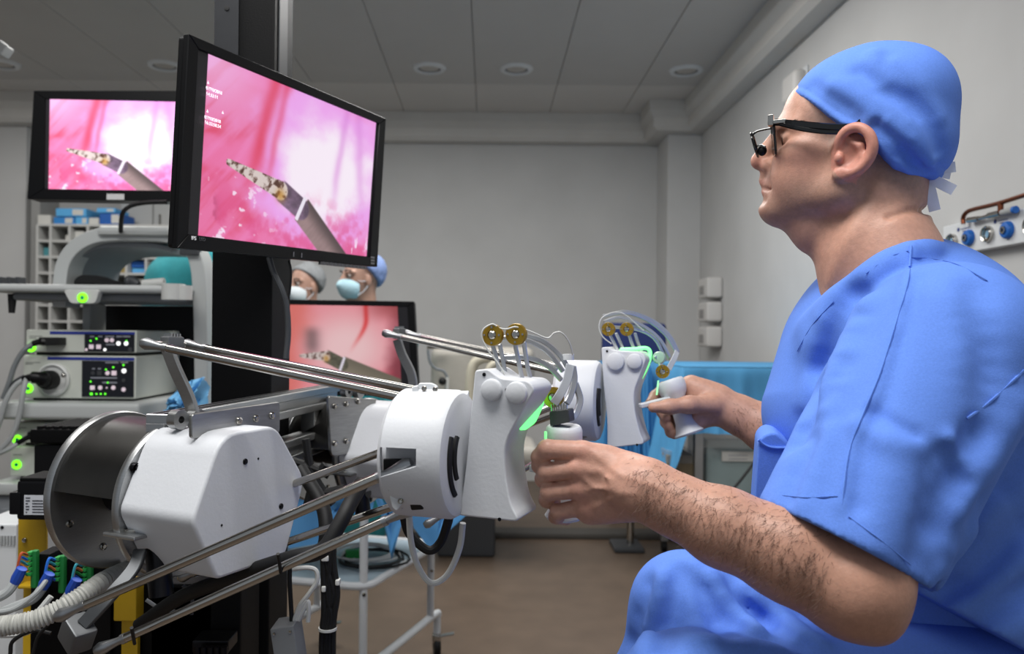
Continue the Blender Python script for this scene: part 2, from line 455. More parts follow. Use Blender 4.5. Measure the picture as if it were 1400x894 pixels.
# dark cable duct lying across the floor
a, b = P(560, 732, 4.5), P(1120, 733, 4.5)
bbx('trim_2', mat('dark_floor_duct', '#4a4743', .6), None, a.x, b.x, 4.48, 4.62, 0, .035, bevel=.01, kind='structure')
# ------------------------------------------------------------------ medical gas panel on the right wall
gx = XR
gy0, gy1 = 1.75, 2.69
def gz(py, px):  # height on the wall plane
    return onp(px, py, (XR, 0, 0), (1, 0, 0)).z
z1 = gz(308, 1312); z0 = gz(349, 1312)
t = thing('gas_supply_panel', (gx, 2.3, z0), 'white wall panel with steel and blue gas outlets behind the surgeon', 'gas panel')
bbx('panel_box', M_whitem, t, gx-.035, gx-.001, gy0, gy1, z0, z1, bevel=.004)
M_bluep = mat('blue_outlet_plastic', '#1c63b8', .4)
outs = [(1303, 329, 0), (1326, 324, 1), (1352, 319, 0), (1379, 314, 1), (1411, 307, 0), (1440, 300, 1)]
zc = (z0+z1)/2-.006
logos = []
for i, (px, py, bl) in enumerate(outs):
    q = onp(px, py, (gx-.035, 0, 0), (1, 0, 0)); q.z = zc
    ax = (-1, 0, 0)
    if bl:
        o = MB().lathe([(.026, 0), (.026, .008), (.022, .014), (.012, .016), (.012, .010), (.001, .010)], q, ax, 28).build('blue_outlet', M_bluep, t)
        MB().lathe([(.006, .009), (.011, .009), (.011, .020), (.006, .020), (.006, .009)], q, ax, 20).build('nozzle', M_steel, o)
    else:
        o = MB().lathe([(.025, 0), (.025, .011), (.022, .014), (.017, .012), (.016, .004), (.001, .003)], q, ax, 28).build('steel_outlet', M_steel, t)
        MB().lathe([(.001, .006), (.012, .005), (.014, .003)], q, ax, 20).build('outlet_cap', mat('outlet_pale_blue', '#7fa9c6', .4), o)
        s = MB()
        qq = q+V(-.0352+.035, -.03, .062)
        s.lathe([(.001, .001), (.007, .0008), (.007, 0)], V(gx-.035, q.y-.03, z1-.022), ax, 14)
        s.bb(gx-.0358, gx-.035, q.y-.09, q.y-.043, z1-.024, z1-.021); s.bb(gx-.0358, gx-.035, q.y-.08, q.y-.052, z1-.032, z1-.029)
        s.build('printed_mark', mat('navy_print', '#2b3a78', .5), t, smooth=0)
# copper pipe with valve above the panel
M_cop = mat('copper_pipe', '#6a3a26', .3, metal=.8)
py0 = [(1317, 306), (1317, 297), (1322, 290), (1332, 286), (1365, 278), (1400, 267), (1450, 252)]
MB().tube(cr([onp(x, y, (gx-.05, 0, 0), (1, 0, 0)) for x, y in py0], 6), .0068, 10).build('copper_pipe', M_cop, t)
MB().tube([onp(1368, 278, (gx-.05, 0, 0), (1, 0, 0)), onp(1368, 291, (gx-.05, 0, 0), (1, 0, 0))], .008, 10).build('copper_branch', M_cop, t)
va = [onp(x, y, (gx-.05, 0, 0), (1, 0, 0)) for x, y in ((1324, 301), (1338, 299), (1352, 295), (1368, 291))]
s = MB()
for a, b, r in ((va[0], va[1], .009), (va[1], va[2], .006), (va[2], va[3], .0095)): s.cyl(a, b, r, n=14)
s.build('valve_fitting', M_steel, t)
a, b = onp(1370, 291, (gx-.05, 0, 0), (1, 0, 0)), onp(1386, 287, (gx-.05, 0, 0), (1, 0, 0))
MB().cyl(a, b, .009, .011).build('valve_body', M_grey, t); MB().cyl(b, b+(b-a).normalized()*.010, .0105).build('valve_knob', M_bluep, t)
# ------------------------------------------------------------------ glove dispensers and a pale wall box on the right wall
M_pale = mat('pale_wall_plastic', '#c9c7c4', .5)
labs = ['topmost of three pale wall dispensers beside the back corner', 'middle of three pale wall dispensers beside the back corner', 'lowest of three pale wall dispensers beside the back corner']
q0 = onp(971, 428, (XR-.05, 0, 0), (1, 0, 0))
for i, (ya, yb_) in enumerate(((380, 408), (413, 440), (446, 474))):
    a, b = P(960, ya, q0.y), P(960, yb_, q0.y)
    t = thing('glove_dispenser', (XR, q0.y, b.z), labs[i], 'dispenser', 'pale wall dispensers')
    bbx('case', M_pale, t, XR-.11, XR-.001, q0.y-.13, q0.y+.12, b.z, a.z, bevel=.02)
    bbx('opening', mat('dispenser_slot', '#8f8d8b', .6), t, XR-.114, XR-.105, q0.y-.06, q0.y+.05, b.z+.025, b.z+.085, bevel=.008)
q = onp(1087, 120, (XR-.03, 0, 0), (1, 0, 0))
t = thing('wall_lamp', (XR, q.y, q.z-.12), 'pale rounded wall box behind the front of the blue cap', 'wall box')
bbx('case', M_pale, t, XR-.07, XR-.001, q.y-.09, q.y+.09, q.z-.075, q.z+.075, bevel=.03, seg=4)
bbx('back_plate', M_whitem, t, XR-.012, XR-.001, q.y-.10, q.y+.10, q.z-.085, q.z+.085, bevel=.004)
# ================================================================== control column with its cross beam
NB = Vector((.90, -.436, 0)).normalized()          # axis of the near manipulator base
UB = Vector((.436, .90, 0)).normalized()
ON = P(165, 668, 1.20)                              # near base, centre of the rear disc
cy = 1.50
cxl, cxr = P(290, 300, cy).x, P(373, 300, cy).x
t = thing('control_column', ((cxl+cxr)/2, cy+.07, 0), 'tall black metal column carrying the large screen', 'column')
bbx('post', M_blackm, t, cxl, cxr, cy, cy+.14, 0, 2.6, bevel=.004)
w = cxr-cxl
bbx('face_plate', mat('charcoal_plate', '#2b2c2f', .45, metal=.3, noise=.08, scale=60), t, cxl+.002, cxl+w*.42, cy-.006, cy-.0005, 1.62, 2.6, bevel=.001)
bbx('side_channel', mat('grey_channel', '#3d3f42', .5), t, cxr+.0003, cxr+.003, cy+.025, cy+.085, 1.62, 2.6, bevel=.0008)
q = P(310, 11, cy-.007); MB().lathe([(.001, .001), (.0045, .0008), (.0045, 0)], q, (0, -1, 0), 14).build('bolt_hole', M_rubber, t)
bbx('foot', M_blackm, t, cxl-.03, cxr+.03, cy-.04, cy+.25, 0, .06, bevel=.01)
# near lower black cabinet under the beam, dark electronics bay
bbx('electronics_bay', M_blackm, t, -.78, cxr-.01, 1.36, 1.475, .06, .72, bevel=.006)
# ------------------------------------------------------------------ cross beam: two slotted aluminium profiles
A_, B_ = P(205, 566, 1.13), P(455, 541, 1.70)
A_ = V(-.436, 1.10, 1.035); B_ = V(-.325, 1.78, 1.035)
bt = thing('cross_beam', (A_+B_)/2-V(0, 0, .14), 'slotted aluminium double beam joining the two hand controllers', 'beam')
d_ = (B_-A_).normalized(); sd = Vector((d_.y, -d_.x, 0))   # side towards the user
def profile(z, nm):
    m = MB(); c0 = A_.copy(); c0.z = z
    # two flange strips, recessed slot core, rear web
    for dz in (.0155, -.0155): m.obox(c0+(B_-A_)/2+V(0, 0, dz)-sd*.02, (d_, sd, (0, 0, 1)), ((B_-A_).length, .04, .014))
    m.obox(c0+(B_-A_)/2-sd*.026, (d_, sd, (0, 0, 1)), ((B_-A_).length, .028, .02))
    return m.build(nm, M_satin, bt, bevel=.0012, seg=1)
ZT = A_.z
profile(ZT-.0225, 'upper_profile'); profile(ZT-.1105, 'lower_profile')
m = MB()
for k in (-.012, -.028): m.obox((A_+B_)/2+V(0, 0, .0004)+sd*k, (d_, sd, (0, 0, 1)), ((B_-A_).length*.99, .004, .0012))
m.build('top_slot', mat('slot_shadow_steel', '#2e2f31', .4, metal=1), bt)
for e in (.22, .80):
    c = A_.lerp(B_, e)-sd*.02; c.z = ZT-.0665
    MB().obox(c, (d_, sd, (0, 0, 1)), (.03, .03, .042)).build('spacer', M_satin, bt, bevel=.002)
# bracket plates with bolts, the near one behind the white cover, the far one open to view
def bolt(m, q, ax, r=.0055, h=.004):
    m.lathe([(.0001, h), (r*.5, h), (r*.5, h*.55), (r*.9, h*.8), (r, h*.5), (r, 0)], q, ax, 14)
def plate(px, Q, n, th, nm, mt, parent, rad=.006, bev=.0012):
    pts = round_poly([onp(x, y, Q, n) for x, y in px], rad)
    return MB().prism(pts, -Vector(n).normalized()*th).build(nm, mt, parent, bevel=bev, seg=1)
Qn = P(340, 575, 1.135)
pl = plate([(262, 566), (383, 549), (383, 592), (262, 600)], Qn, NB, .006, 'bracket_plate', M_plate, bt)
for x, y in ((326, 575), (349, 572), (371, 568)):
    m = MB(); bolt(m, onp(x, y, Qn, NB), NB); m.build('bolt', M_steel, pl)
NF = Vector((.80, -.60, 0)).normalized()
Qf = P(480, 585, 1.585)
pl = plate([(449, 541), (515, 546), (508, 590), (493, 617), (453, 625)], Qf, NF, .008, 'bracket_plate', M_plate, bt, rad=[.008, .002, .03, .03, .014])
for x, y in ((457, 555), (473, 552), (489, 549), (457, 606), (473, 603), (489, 599), (505, 574)):
    m = MB(); bolt(m, onp(x, y, Qf, NF), NF, .0058, .0055); m.build('bolt', M_steel, pl)
# ================================================================== hand controllers (parallel-arm manipulators)
def rod(nm, a, b, parent, r=.0056, cap=.030):
    a, b = Vector(a), Vector(b); u = (b-a).normalized()
    o = MB().cyl(a+u*cap, b-u*cap, r, n=16).build(nm, M_steel, parent)
    for p, s in ((a, 1), (b, -1)):
        m = MB(); m.lathe([(.0001, -.009), (.006, -.007), (.0085, 0), (.0072, .008), (.0058, .016), (.0048, .024), (.0048, .030), (.0062, .030), (.0062, .036), (.0001, .036)], p, u*s, 14)
        m.build('rod_end', mat('cast_rod_end', '#a9abad', .38, metal=1., noise=.1, scale=150), o)
    return o
def link_bar(nm, pts, wd, th, parent, mt=None, up=(0, 0, 1)):
    pts = cr(pts, 6); m = MB(); vs = []; fs = []
    for i, p in enumerate(pts):
        a = pts[max(i-1, 0)]; b = pts[min(i+1, len(pts)-1)]; tdir = (b-a).normalized()
        side = tdir.cross(Vector(up)).normalized(); nn = side.cross(tdir)
        vs += [p+side*wd/2+nn*th/2, p-side*wd/2+nn*th/2, p-side*wd/2-nn*th/2, p+side*wd/2-nn*th/2]
    for i in range(len(pts)-1):
        for j in range(4): fs.append((i*4+j, i*4+(j+1) % 4, i*4+4+(j+1) % 4, i*4+4+j))
    fs += [(0, 1, 2, 3), tuple(4*(len(pts)-1)+j for j in (3, 2, 1, 0))]
    return m.add(vs, fs).build(nm, mt or M_satin, parent, bevel=.0012, seg=1)
def joint_block(nm, c, axes, size, parent):
    return MB().obox(c, axes, size).build(nm, mat('bead_blasted_aluminium', '#77797b', .55, metal=.85), parent, bevel=.003)
M_led = mat('green_led_diffuser', '#9dffb4', .35, emit='#63ff78', es=1.5)
M_led2 = mat('faint_green_light', '#b8ffc8', .4, emit='#7dff90', es=.7)
M_sil = mat('silver_link', '#c3c6c9', .34, metal=.75, noise=.05, scale=90)
def base(O, t):
    """rear and front disc, ledge, cover mounting tab"""
    r0 = MB().lathe([(.018, 0), (.115, 0), (.1165, -.003), (.1165, -.010), (.115, -.013), (.018, -.013), (.018, 0)], O, NB, 64).build('rear_disc', M_dark, t)
    MB().lathe([(.0001, 0.0), (.034, 0), (.034, .115), (.0001, .115)], O, NB, 32).build('motor_hub', M_black, t)
    # upper half sheet between the discs
    MB().lathe([(.1075, .0), (.110, .0), (.110, .118), (.1075, .118), (.1075, 0)], O, NB, 40, R(8), R(172)).build('drum_sheet', mat('grey_steel_sheet', '#5b5a58', .34, metal=1., noise=.1, scale=30), t)
    for sx, sz in ((-.07, .035), (-.085, -.035), (.03, -.092), (-.03, -.08), (.07, .05)):
        m = MB(); bolt(m, O+UB*sx+V(0, 0, sz), NB, .0055, .004); m.build('bolt', M_steel, r0)
    MB().lathe([(.1150, .001), (.1168, -.002), (.1168, -.011), (.1150, -.0135)], O, NB, 64).build('disc_edge', M_satin, r0)
    ft = MB().lathe([(.018, .130), (.1105, .130), (.1125, .127), (.1125, .120), (.1105, .117), (.018, .117), (.018, .130)], O, NB, 64).build('front_disc', M_satin, t)
    for sx, sz in ((-.086, .055), (.086, .055), (0, -.1)):
        m = MB(); bolt(m, O+NB*.13+UB*sx+V(0, 0, sz), NB, .007, .007); m.build('bolt', M_dark, ft)
    return ft
COVER = [(262, 714), (303, 594), (378, 581), (418, 655), (391, 760), (297, 793)]
def manip(name, label, grp, O, shift, J, PL, S, dsc, base_cover=True):
    """O base centre; J joints of arms; PL platform; S scale marks"""
    t = thing(name, Vector((O.x, O.y, O.z-.12)), label, 'hand controller', grp)
    ft = base(O, t)
    # white faceted motor cover
    Q = ON+NB*.262
    pts = [onp(x, y, Q, NB)+shift for x, y in COVER]
    pts = round_poly(pts, [.012, .03, .022, .02, .012, .008], 5)
    cov = MB().prism(pts, -NB*.132).build('motor_cover', M_white, t, bevel=.005, seg=3)
    for i, (x, y) in enumerate(((335, 631), (353, 627), (384, 692), (303, 718))):
        m = MB(); q = onp(x, y, Q, NB)+shift
        if i % 2 == 0: bolt(m, q, NB, .0042, .002); m.build('screw', M_dark, cov)
        else: m.lathe([(.0001, .0006), (.0017, .0005), (.0017, -.001)], q, NB, 10); m.build('screw_hole', M_rubber, cov)
    # lower shoulder tab
    tab = [onp(x, y, ON+NB*.135, (0, 0, 1)) if False else None for x, y in ()]
    c = P(183, 728, 1.06)+shift
    MB().obox(c, (NB, UB, (0, 0, 1)), (.06, .05, .006)).build('shoulder_tab', M_satin, t, bevel=.0025)
    MB().lathe([(.0001, .009), (.006, .009), (.006, .004), (.013, .004), (.013, 0)], c+V(0, 0, .003), (0, 0, 1), 20).build('tab_bolt', M_steel, t)
    MB().lathe([(.0001, 0), (.016, 0), (.016, .07), (.0001, .07)], c+NB*.030+UB*.02+V(0, 0, -.085), (-.15, .1, 1), 22).build('shoulder_gearbox', M_dark, t)
    # upper arm with its lugs
    for k, q in enumerate(J['lugs']):
        MB().lathe([(.005, 0), (.0135, 0), (.0135, .014), (.005, .014), (.005, 0)], q, NB, 22).build('shoulder_lug', M_satin, t)
    link_bar('upper_link', J['up_arm'], .020, .007, t, up=UB)
    a, b = J['up_rods'][0][0], J['up_rods'][1][0]
    c = a.lerp(b, .62); ax = (b-a).normalized()
    jb = joint_block('elbow_block', c, (ax, ax.cross(Vector((0, 0, 1))), (0, 0, 1)), (.034, .016, .022), t)
    m = MB()
    for k in (-.009, -.003, .003, .009): m.obox(c+ax*k+V(0, 0, .012), (ax, ax.cross(Vector((0, 0, 1))), (0, 0, 1)), (.003, .012, .006))
    m.build('clamp_rib', M_satin, jb)
    MB().cyl(a, b, .0045).build('elbow_pin', M_steel, t)
    for a_, b_ in J['up_rods']: rod('upper_rod', a_, b_, t)
    # front lower arm
    if J.get('lo_arm'):
        link_bar('lower_link', J['lo_arm'], .016, .009, t, mat('cast_aluminium_link', '#606264', .55, metal=.9), up=(0, -1, .3))
    if J.get('lo_block'): joint_block('elbow_block', J['lo_block'], (Vector((.7, -.5, -.5)), Vector((.5, .8, 0)), Vector((.4, -.3, .86))), (.036, .03, .034), t)
    for a_, b_ in J['lo_rods']: rod('lower_rod', a_, b_, t, .0060)
    for a_, b_ in J.get('bk_rods', []): rod('rear_rod', a_, b_, t)
    if J.get('bk_arm'): link_bar('rear_link', J['bk_arm'], .016, .009, t, up=(0, -1, .3))
    return t
# ---------------------------------------------------------------- platform drum with notches, near and far
MD = Vector((.955, -.30, 0)).normalized()
def drum(t, D1, L=.078, r=.0745):
    o = MB().lathe([(.0001, -L-.022), (.020, -L-.022), (.027, -L-.016), (.030, -L-.004), (.046, -L), (r-.006, -L), (r, -L+.006), (r, -.010), (r-.004, -.003), (r-.012, 0), (.0001, 0)], D1, MD, 72).build('drum', M_white, t)
    m = MB()
    u, v, w_ = frame(MD)
    for rad, a0, a1 in ((.052, -.5, .9), (.036, -.7, .7)):
        ring = [D1+MD*.0004+(u*math.cos(a)+v*math.sin(a))*rad for a in np.linspace(a0+math.pi, a1+math.pi, 14)]
        m.tube(ring, .0042, 6)
    m.build('face_slot', M_rubber, o)
    return o
# ================================================================== near controller
J = dict(
    lugs=[P(238, 573, 1.085), P(263, 572, 1.105)],
    up_arm=[P(268, 578, 1.10), P(258, 545, 1.10), P(240, 505, 1.10), P(228, 474, 1.10)],
    up_rods=[(P(200, 470, 1.07), P(586, 551, .93)), (P(256, 471, 1.15), P(606, 541, 1.00))],
    lo_arm=[P(113, 855, .985), P(150, 815, 1.0), P(182, 778, 1.03), P(192, 752, 1.05)],
    lo_block=P(106, 866, .99),
    lo_rods=[(P(84, 841, .955), P(555, 636, .885)), (P(138, 887, .985), P(560, 697, .945))],
    bk_rods=[(P(250, 716, 1.30), P(600, 590, 1.02)), (P(250, 789, 1.30), P(600, 671, 1.02))])
near = manip('hand_controller', 'nearer white hand controller with steel rods, gripped by the near hand', 'white hand controllers', ON, V(0, 0, 0), J, None, 1, 1)
D1 = P(634, 621, .925)
dr = drum(near, D1)
# black plates painting the shade of the notches where rods enter, and rod brackets
nn = P(1, 1, 1)
def facecard(px, d, th, nm, mt, parent, n=(0, -1, 0), rad=.002, bev=.0008):
    Q = P(*px[0], d); return plate(px, Q, n, th, nm, mt, parent, rad, bev)
def carve(o, pts, vec):
    c = MB().prism(pts, vec).build('cutter', M_rubber); md = o.modifiers.new('carve', 'BOOLEAN'); md.operation = 'DIFFERENCE'; md.object = c; md.solver = 'EXACT'
    me = bpy.data.meshes.new_from_object(o.evaluated_get(bpy.context.evaluated_depsgraph_get())); o.modifiers.clear(); o.data = me; bpy.data.objects.remove(c)
    me.set_sharp_from_angle(angle=R(35))
carve(dr, [P(x, y, .80) for x, y in ((505, 626), (561, 626), (561, 652), (505, 672))], V(0, .106, 0))
facecard([(524, 627), (560.5, 627), (560.5, 651.5), (524, 662)], .8985, .002, 'notch_shade', M_rubber, dr, n=(0, -1, 0))
facecard([(559, 686), (574, 686), (579, 697), (562, 698)], .885, .02, 'notch_shade', M_rubber, dr, n=(-.3, -.85, -.4))
b1 = facecard([(563, 529), (571, 527), (572, 546), (564, 549)], .925, .016, 'upper_clevis', M_whitem, near)
facecard([(572, 524), (590, 524), (598, 528), (598, 541), (572, 546)], .935, .012, 'clevis_cheek', M_whitem, b1)
facecard([(574, 540), (640, 538), (640, 548), (572, 549)], .94, .05, 'drum_shoulder', M_white, dr)
for x, y in ((580, 531), (595, 532)):
    m = MB(); bolt(m, P(x, y, .924), (0, -1, 0), .0032, .003); m.build('clevis_bolt', M_steel, b1)
b2 = facecard([(529, 664), (537, 659), (549, 690), (542, 699), (536, 694)], .885, .012, 'lower_clevis', M_whitem, near)
facecard([(540, 661), (548, 660), (556, 690), (549, 697)], .895, .012, 'clevis_cheek', M_satin, b2)
for x, y in ((534, 667), (548, 685)):
    m = MB(); bolt(m, P(x, y, .883), (0, -1, 0), .0034, .003); m.build('clevis_bolt', M_steel, b2)
# ---------------------------------------------------------------- shell with finger bumps, green light slot, gimbal and grip
def shell(t, px, d, nS, th, bumps, screws, slot, lens_n, sc=1.):
    Q = P(px[0][0], px[0][1], d)
    n_ = Vector(nS).normalized()
    pts = round_poly([onp(x, y, Q, n_) for x, y in px], [.004, .004, .006, .010, .012, .03, .04, .03, .02, .014, .004, .03, .02][:len(px)], 5)
    sh = MB().prism(pts, -n_*th).build('shell', M_white, t, bevel=.007, seg=4)
    for x, y, r in bumps:
        MB().lathe([(.0001, .007), (r*.8, .0068), (r*.95, .0055), (r, .003), (r, -.004)], onp(x, y, Q, n_), n_, 32).build('round_boss', M_white, sh)
    for x, y in screws:
        m = MB(); bolt(m, onp(x, y, Q, n_), n_, .0022, .0012); m.build('screw', M_dark, sh)
    Q2 = P(slot[0][0], slot[0][1], d+.002)
    pts = round_poly([onp(x, y, Q2, lens_n) for x, y in slot], .005)
    MB().prism(pts, -Vector(lens_n).normalized()*.012).build('green_light_window', M_led, sh, bevel=.001, seg=1)
    return sh
NS = (-.38, -.925, 0)
shell(near, [(649, 506), (667, 504), (684, 517), (722, 520), (732, 532), (712, 566), (690, 606), (690, 645), (698, 690), (712, 714), (627, 705), (636, 645), (641, 590)],
      .915, NS, .066, [(673, 533, .0128), (707, 537, .0128)], [(662, 512), (693, 533), (683, 710)],
      [(703, 584), (727, 550), (744, 538), (745, 552), (733, 578), (718, 589)], (.66, -.75, .1))
def gimbal(t, d, discs, posts, arcs, strap, hoop, low, block, cables, nS, sc):
    n_ = Vector(nS).normalized()
    g = MB()
    for x, y in discs:
        q = P(x, y, d)
        br = MB().lathe([(.0055, .0), (.0055, .004), (.0122, .004), (.0126, .003), (.0126, -.003), (.0055, -.003), (.0055, 0)], q, n_, 32).build('encoder_disc', M_brass, t)
        MB().lathe([(.0001, .0055), (.0035, .0055), (.005, .004), (.005, -.004)], q, n_, 18).build('hub_screw', M_steel, br)
        m = MB(); u, v, w_ = frame(n_)
        for a in range(4): m.lathe([(.0001, .0052), (.0014, .005), (.0014, .002)], q+(u*math.cos(a*math.pi/2)+v*math.sin(a*math.pi/2))*.0092, n_, 8)
        m.build('small_screw', M_steel, br)
    for pts_ in posts: link_bar('gimbal_post', [P(*p) for p in pts_], .0016*sc+.0035, .008, t, M_sil, up=(0, -1, 0))
    for pts_ in arcs: link_bar('gimbal_arc', [P(*p) for p in pts_], .0062, .004, t, M_sil, up=(0, -1, 0))
    link_bar('ribbon_strap', [P(*p) for p in strap], .011, .0015, t, mat('grey_ribbon_cable', '#b8bcc0', .4), up=(.2, -1, 0))
    for h_ in hoop: link_bar('gimbal_hoop', [P(*p) for p in h_], .0085, .004, t, M_sil, up=(.3, -1, .0))
    for pts_ in cables: MB().tube(cr([P(*p) for p in pts_], 6), .0011, 6).build('thin_cable', M_cablew, t)
gimbal(near, .93, [(674, 458), (706, 457)],
    [[(673, 470, .935), (680, 495, .935), (684, 522, .93)], [(683, 470, .95), (688, 495, .95), (692, 518, .945)], [(704, 470, .935), (709, 495, .935), (715, 522, .93)], [(716, 466, .95), (720, 495, .95), (727, 526, .945)]],
    [[(682, 463, .945), (700, 462, .945), (725, 467, .95), (750, 482, .955), (770, 508, .96)], [(716, 458, .955), (742, 466, .96), (764, 484, .965), (778, 505, .965)],
     [(688, 489, .955), (722, 489, .955), (748, 500, .96), (768, 520, .962)], [(722, 489, .985), (745, 497, .985), (762, 506, .985)]],
    [(780, 498, .955), (775, 520, .95), (765, 540, .945), (757, 552, .945)],
    [[(783, 500, .97), (785, 520, .97), (780, 540, .965), (774, 552, .96)], [(786, 523, .975), (793, 545, .975), (789, 562, .97), (782, 572, .965)]],
    None, None,
    [[(690, 512, .925), (680, 495, .925), (668, 480, .925), (659, 462, .925), (661, 450, .925), (673, 443, .925), (682, 448, .925), (692, 450, .925), (705, 447, .925), (725, 453, .93), (748, 462, .935), (758, 455, .935), (768, 455, .935), (778, 468, .94), (783, 485, .945)]],
    NS, 1.)
q = P(757, 543, .965)
MB().lathe([(.006, 0), (.006, .004), (.0125, .004), (.0125, -.003), (.006, -.003), (.006, 0)], q, NS, 28).build('encoder_disc', M_brass, near)
MB().lathe([(.0001, .006), (.0045, .005), (.0045, -.01)], q, NS, 16).build('hub_screw', M_steel, near)
bk = facecard([(751, 563), (777, 559), (779, 577), (752, 583)], .95, .022, 'wrist_block', M_dgrey, near, n=NS)
m = MB()
for i in range(7): m.cyl(P(755+i*3.2, 562, .952), P(754+i*3.4, 553-(i % 3), .955), .0012, n=6)
m.build('pin_header', M_steel, bk)
MB().cyl(P(777, 492, .965), P(777, 484, .965), .007, .007, n=12).build('clear_connector', mat('milky_plastic', '#d8dbdd', .3), near)
# grip: flared cup on top, waist inside the fist, flared end below
def grip(t, top, bot, r, finger, d_up):
    ax = (bot-top).normalized(); L = (bot-top).length
    o = MB().lathe([(.0001, 0), (r*.86, 0), (r*.93, .0015), (r*1.0, .006), (r*1.0, .016), (r*.9, .026), (r*.62, .036), (r*.58, L*.5), (r*.66, L*.78), (r*.86, L*.94), (r*1.05, L), (r*.98, L+.003), (.0001, L+.004)], top, ax, 40).build('grip', M_white, t)
    a, b = finger
    link_bar('trigger', [a, a.lerp(b, .5), b], .014, .008, o, M_white, up=(0, 0, 1))
    return o
gtop, gbot = P(771, 582, .957), P(771, 704, .967)
gr = grip(near, gtop, gbot, .0222, (P(728, 641, .938), P(748, 640, .952)), 0)
MB().obox(P(746, 598, .937), ((.6, -.8, 0), (0, 0, 1), (.8, .6, 0)), (.003, .014, .002)).build('green_strip', M_led2, gr)
# ================================================================== far controller
SF = V(.185, .54, -.012)
OF = ON+SF
Jf = dict(
    lugs=[P(470, 535, 1.62), P(486, 535, 1.64)],
    up_arm=[P(566, 533, 1.66), P(562, 510, 1.66), P(550, 485, 1.66), P(543, 464, 1.66)],
    up_rods=[(P(528, 456, 1.60), P(800, 518, 1.46)), (P(556, 456, 1.70), P(818, 512, 1.55))],
    lo_arm=[P(497, 660, 1.60), P(510, 640, 1.62), P(522, 618, 1.64)],
    lo_block=P(506, 664, 1.61),
    lo_rods=[(P(486, 664, 1.55), P(800, 538, 1.43)), (P(585, 716, 1.50), P(806, 590, 1.44))],
    bk_rods=[(P(560, 640, 1.80), P(812, 548, 1.52))])
far = manip('hand_controller', 'farther white hand controller with green-lit shell, gripped by the far hand', 'white hand controllers', OF, SF, Jf, None, 1, 1)
drum(far, P(822, 548, 1.47))
shell(far, [(822, 475), (831, 474), (838, 479), (876, 481), (884, 490), (876, 512), (866, 536), (868, 565), (876, 595), (882, 607), (830, 613), (830, 570), (825, 530)],
      1.46, NS, .062, [(842, 494, .0165), (868, 494, .014)], [(830, 480), (850, 495), (871, 608)],
      [(868, 527), (878, 508), (889, 482), (892, 488), (886, 508), (874, 527)], (.66, -.75, .1))
MB().tube(cr([P(*p) for p in ((848, 478, 1.47), (868, 477, 1.47), (884, 476, 1.47), (889, 484, 1.47), (884, 502, 1.47), (872, 524, 1.465))], 6), .0035, 8).build('green_rim_light', M_led, far)
gimbal(far, 1.475, [(832, 450), (857, 450), (906, 508)],
    [[(834, 458, 1.48), (840, 470, 1.48), (846, 482, 1.475)], [(842, 455, 1.495), (848, 468, 1.495), (853, 480, 1.49)], [(860, 458, 1.48), (864, 470, 1.48), (870, 484, 1.475)], [(868, 455, 1.495), (872, 468, 1.495), (878, 482, 1.49)]],
    [[(824, 432, 1.51), (855, 428, 1.51), (885, 438, 1.515), (910, 458, 1.52), (926, 484, 1.52)], [(832, 430, 1.53), (858, 426, 1.53), (892, 438, 1.535), (915, 458, 1.535), (928, 482, 1.535)],
     [(838, 447, 1.49), (870, 450, 1.49), (894, 462, 1.495), (908, 486, 1.5)], [(860, 444, 1.505), (884, 450, 1.505), (905, 468, 1.505), (916, 492, 1.505)], [(825, 440, 1.5), (850, 434, 1.5), (880, 446, 1.5), (902, 464, 1.5), (917, 490, 1.5)]],
    [(926, 480, 1.50), (922, 490, 1.49), (914, 505, 1.485)],
    [[(896, 486, 1.49), (902, 494, 1.49), (904, 504, 1.485)]],
    None, None,
    [[(836, 470, 1.47), (824, 460, 1.47), (819, 446, 1.47), (826, 432, 1.47), (850, 428, 1.48), (880, 452, 1.485)]],
    NS, 1.1)
MB().lathe([(.0001, .004), (.010, .003), (.012, 0), (.012, -.006)], P(901, 489, 1.49), NS, 20).build('wrist_cap', mat('milky_green_plastic', '#a9c4b4', .35), far)
gtop, gbot = P(915, 520, 1.475), P(942, 592, 1.455)
gr = grip(far, gtop, gbot, .0265, (P(875, 555, 1.44), P(915, 545, 1.455)), 0)
MB().obox(P(899, 530, 1.445), ((.9, -.3, .1), (.1, 0, 1), (.3, .9, 0)), (.003, .026, .002)).build('green_strip', M_led2, gr)
# hoses of the near controller hanging below the drum
MB().tube(cr([P(*p) for p in ((559, 699, .96), (562, 740, .965), (572, 775, .97), (590, 797, .97), (612, 785, .97), (628, 750, .965), (633, 715, .96))], 8), .0038, 10).build('drip_loop_cable', M_cablew, near)
MB().tube(cr([P(*p) for p in ((552, 705, 1.03), (560, 730, 1.04), (585, 752, 1.04), (602, 742, 1.04), (612, 715, 1.03), (616, 695, 1.02))], 8), .006, 10).build('black_hose', M_rubber, near)
